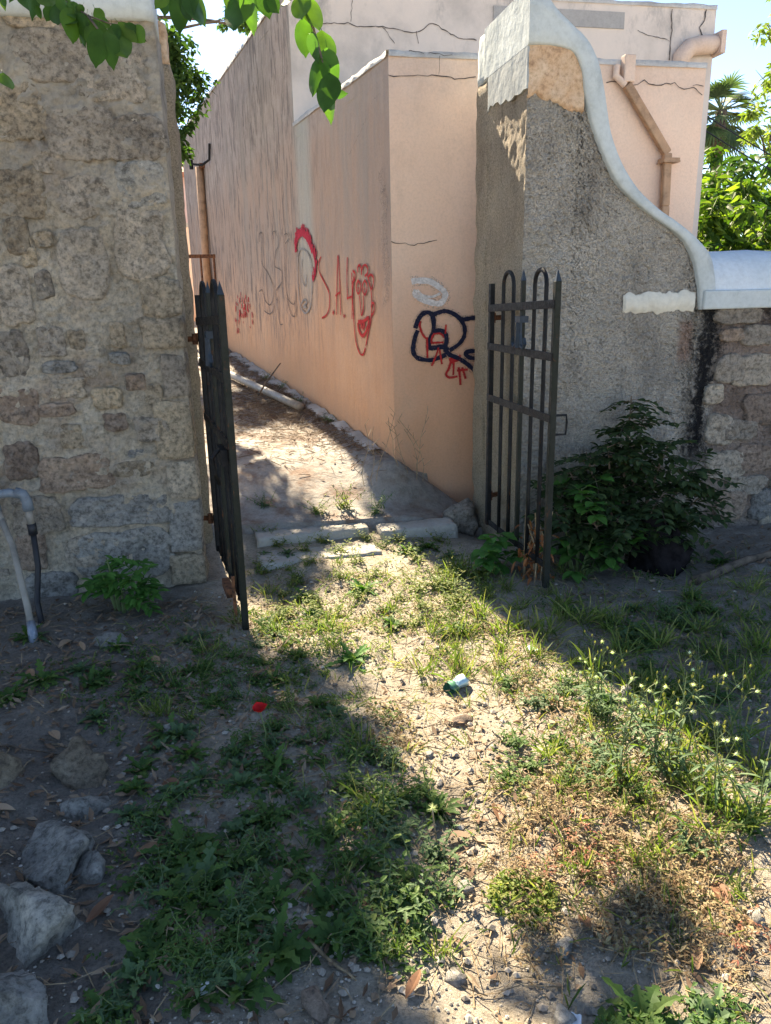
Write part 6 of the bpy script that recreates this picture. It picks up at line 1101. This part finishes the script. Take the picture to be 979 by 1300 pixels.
# garden beyond the low wall
gg = 'garden shrubs behind the low wall'
def garden(loc, h, w, seed, label, mat=L_HEDGE, size=.2):
    r = random.Random(seed); cl = []
    for k in range(9):
        a = r.uniform(0,6.28); q = r.uniform(.2,.8); zz = h*r.uniform(.3,.85); cl.append(((loc[0]+w*q*math.cos(a), loc[1]+w*q*math.sin(a), loc[2]+zz), (w*.42,w*.42,h*.17), 230))
    return tree('garden_shrub', label, loc, (0,0,h*.5), cl, mat, seed, size, 'shrub', gg, .30, r0=.06, split=.3)
garden((6.1,8.9,0), 3.0, .85, 31, 'yellow-green glossy shrub close beside the house end')
garden((7.4,9.2,0), 3.0, 1.0, 32, 'yellow-green glossy shrub at the right behind the low coping', L_HEDGE)
garden((6.9,8.0,0), 2.35, .8, 33, 'darker long-leaved shrub low behind the coping', L_WEED, .22)
garden((7.6,11.5,0), 3.9, 1.3, 41, 'olive green bush filling the gap beside the house end', L_HEDGE, .2)
garden((6.6,10.4,0), 3.3, 1.0, 42, 'yellow-green bush between the glossy shrubs and the house end', L_HEDGE, .2)
garden((8.6,11,0), 3.6, 1.2, 34, 'broad green shrub behind the glossy shrubs', L_WEED, .2)
garden((10.2,13.5,0), 4.3, 1.6, 35, 'tall green bush below the palm', L_TREE, .22)
garden((8.9,14.5,0), 4.2, 1.4, 36, 'dull green bush between the palm and the house', L_TREE, .22)
tree('pale_tree', 'pale yellow-green tree with drooping foliage right of the palm', (12.0,15.0,0), (-.3,0,4.6), [((10.8,14.6,5.3),(.55,.8,.6),320),((11.1,14.8,6.3),(.6,.8,.7),420),((11.4,14.8,4.4),(.8,1.0,.6),420),((10.3,14.4,4.5),(.35,.5,.25),130),((11.8,14.8,7.2),(1.0,1.0,.8),420),((10.9,14.2,3.9),(.7,.7,.6),420),((11.6,14.5,5.6),(.8,.8,.7),500)], L_PALE, 37, .16, r0=.16)
# fan palm
pal = thing('fan_palm', 'grey-green fan palm rising behind the garden shrubs', 'palm', (14.6, 22, 0))
mb = MB(); limb(mb, (0,0,-.2), (.0,0,6.4), .2, .16, 0, 10, .04, 4); mb.build('trunk', M_BARK, pal, smooth=True)
fo = MB(); r_ = random.Random(9); st = MB()
for k in range(46):
    el = r_.uniform(-1.0, 1.25); d = rdir(r_, el); b = Vector((0,0,6.4)); e = b + d*r_.uniform(.5,.85) + Vector((0,0,-.1)); st.tube([tuple(b), tuple(e)], .02, 4, 0, False)
    sd = d.cross(UP).normalized() if abs(d.z) < .98 else Vector((1,0,0))
    for j in range(17):
        a = lerp(-1.35, 1.35, j/16); dd = d*math.cos(a) + sd*math.sin(a); leaf(fo, e, dd, d.cross(sd), r_.uniform(.55,.75), .028, .35, 0, 3, .3)
st.build('leaf_stalks', M_STEM, pal); fo.build('crown', L_PALM, pal)
# dry thatch-like hedge and overhead cables
for z0, z1, lb in ((3.36,3.02,'upper thin black cable slanting down from the house end'),(3.22,2.88,'lower thin black cable slanting down from the house end')):
    mb = MB(); mb.tube([(lerp(5.0,7.4,k/10), 8.0+.1*k/10, lerp(z0,z0-(z0-z1)*2.4/.9,k/10)-.06*math.sin(math.pi*k/10)) for k in range(11)], .007, 5); tag(mb.build('cable', M_RUBBER), lb, 'cable')
tree('dry_hedge', 'dry brown thatchy bush between the garden shrubs', (9.7,14.2,0), (0,0,2.4), [((9.7,13.9,3.3),(.8,.5,.3),260),((9.2,13.8,3.2),(.5,.4,.25),150)], L_DRY, 39, .16, 'bush', r0=.05)
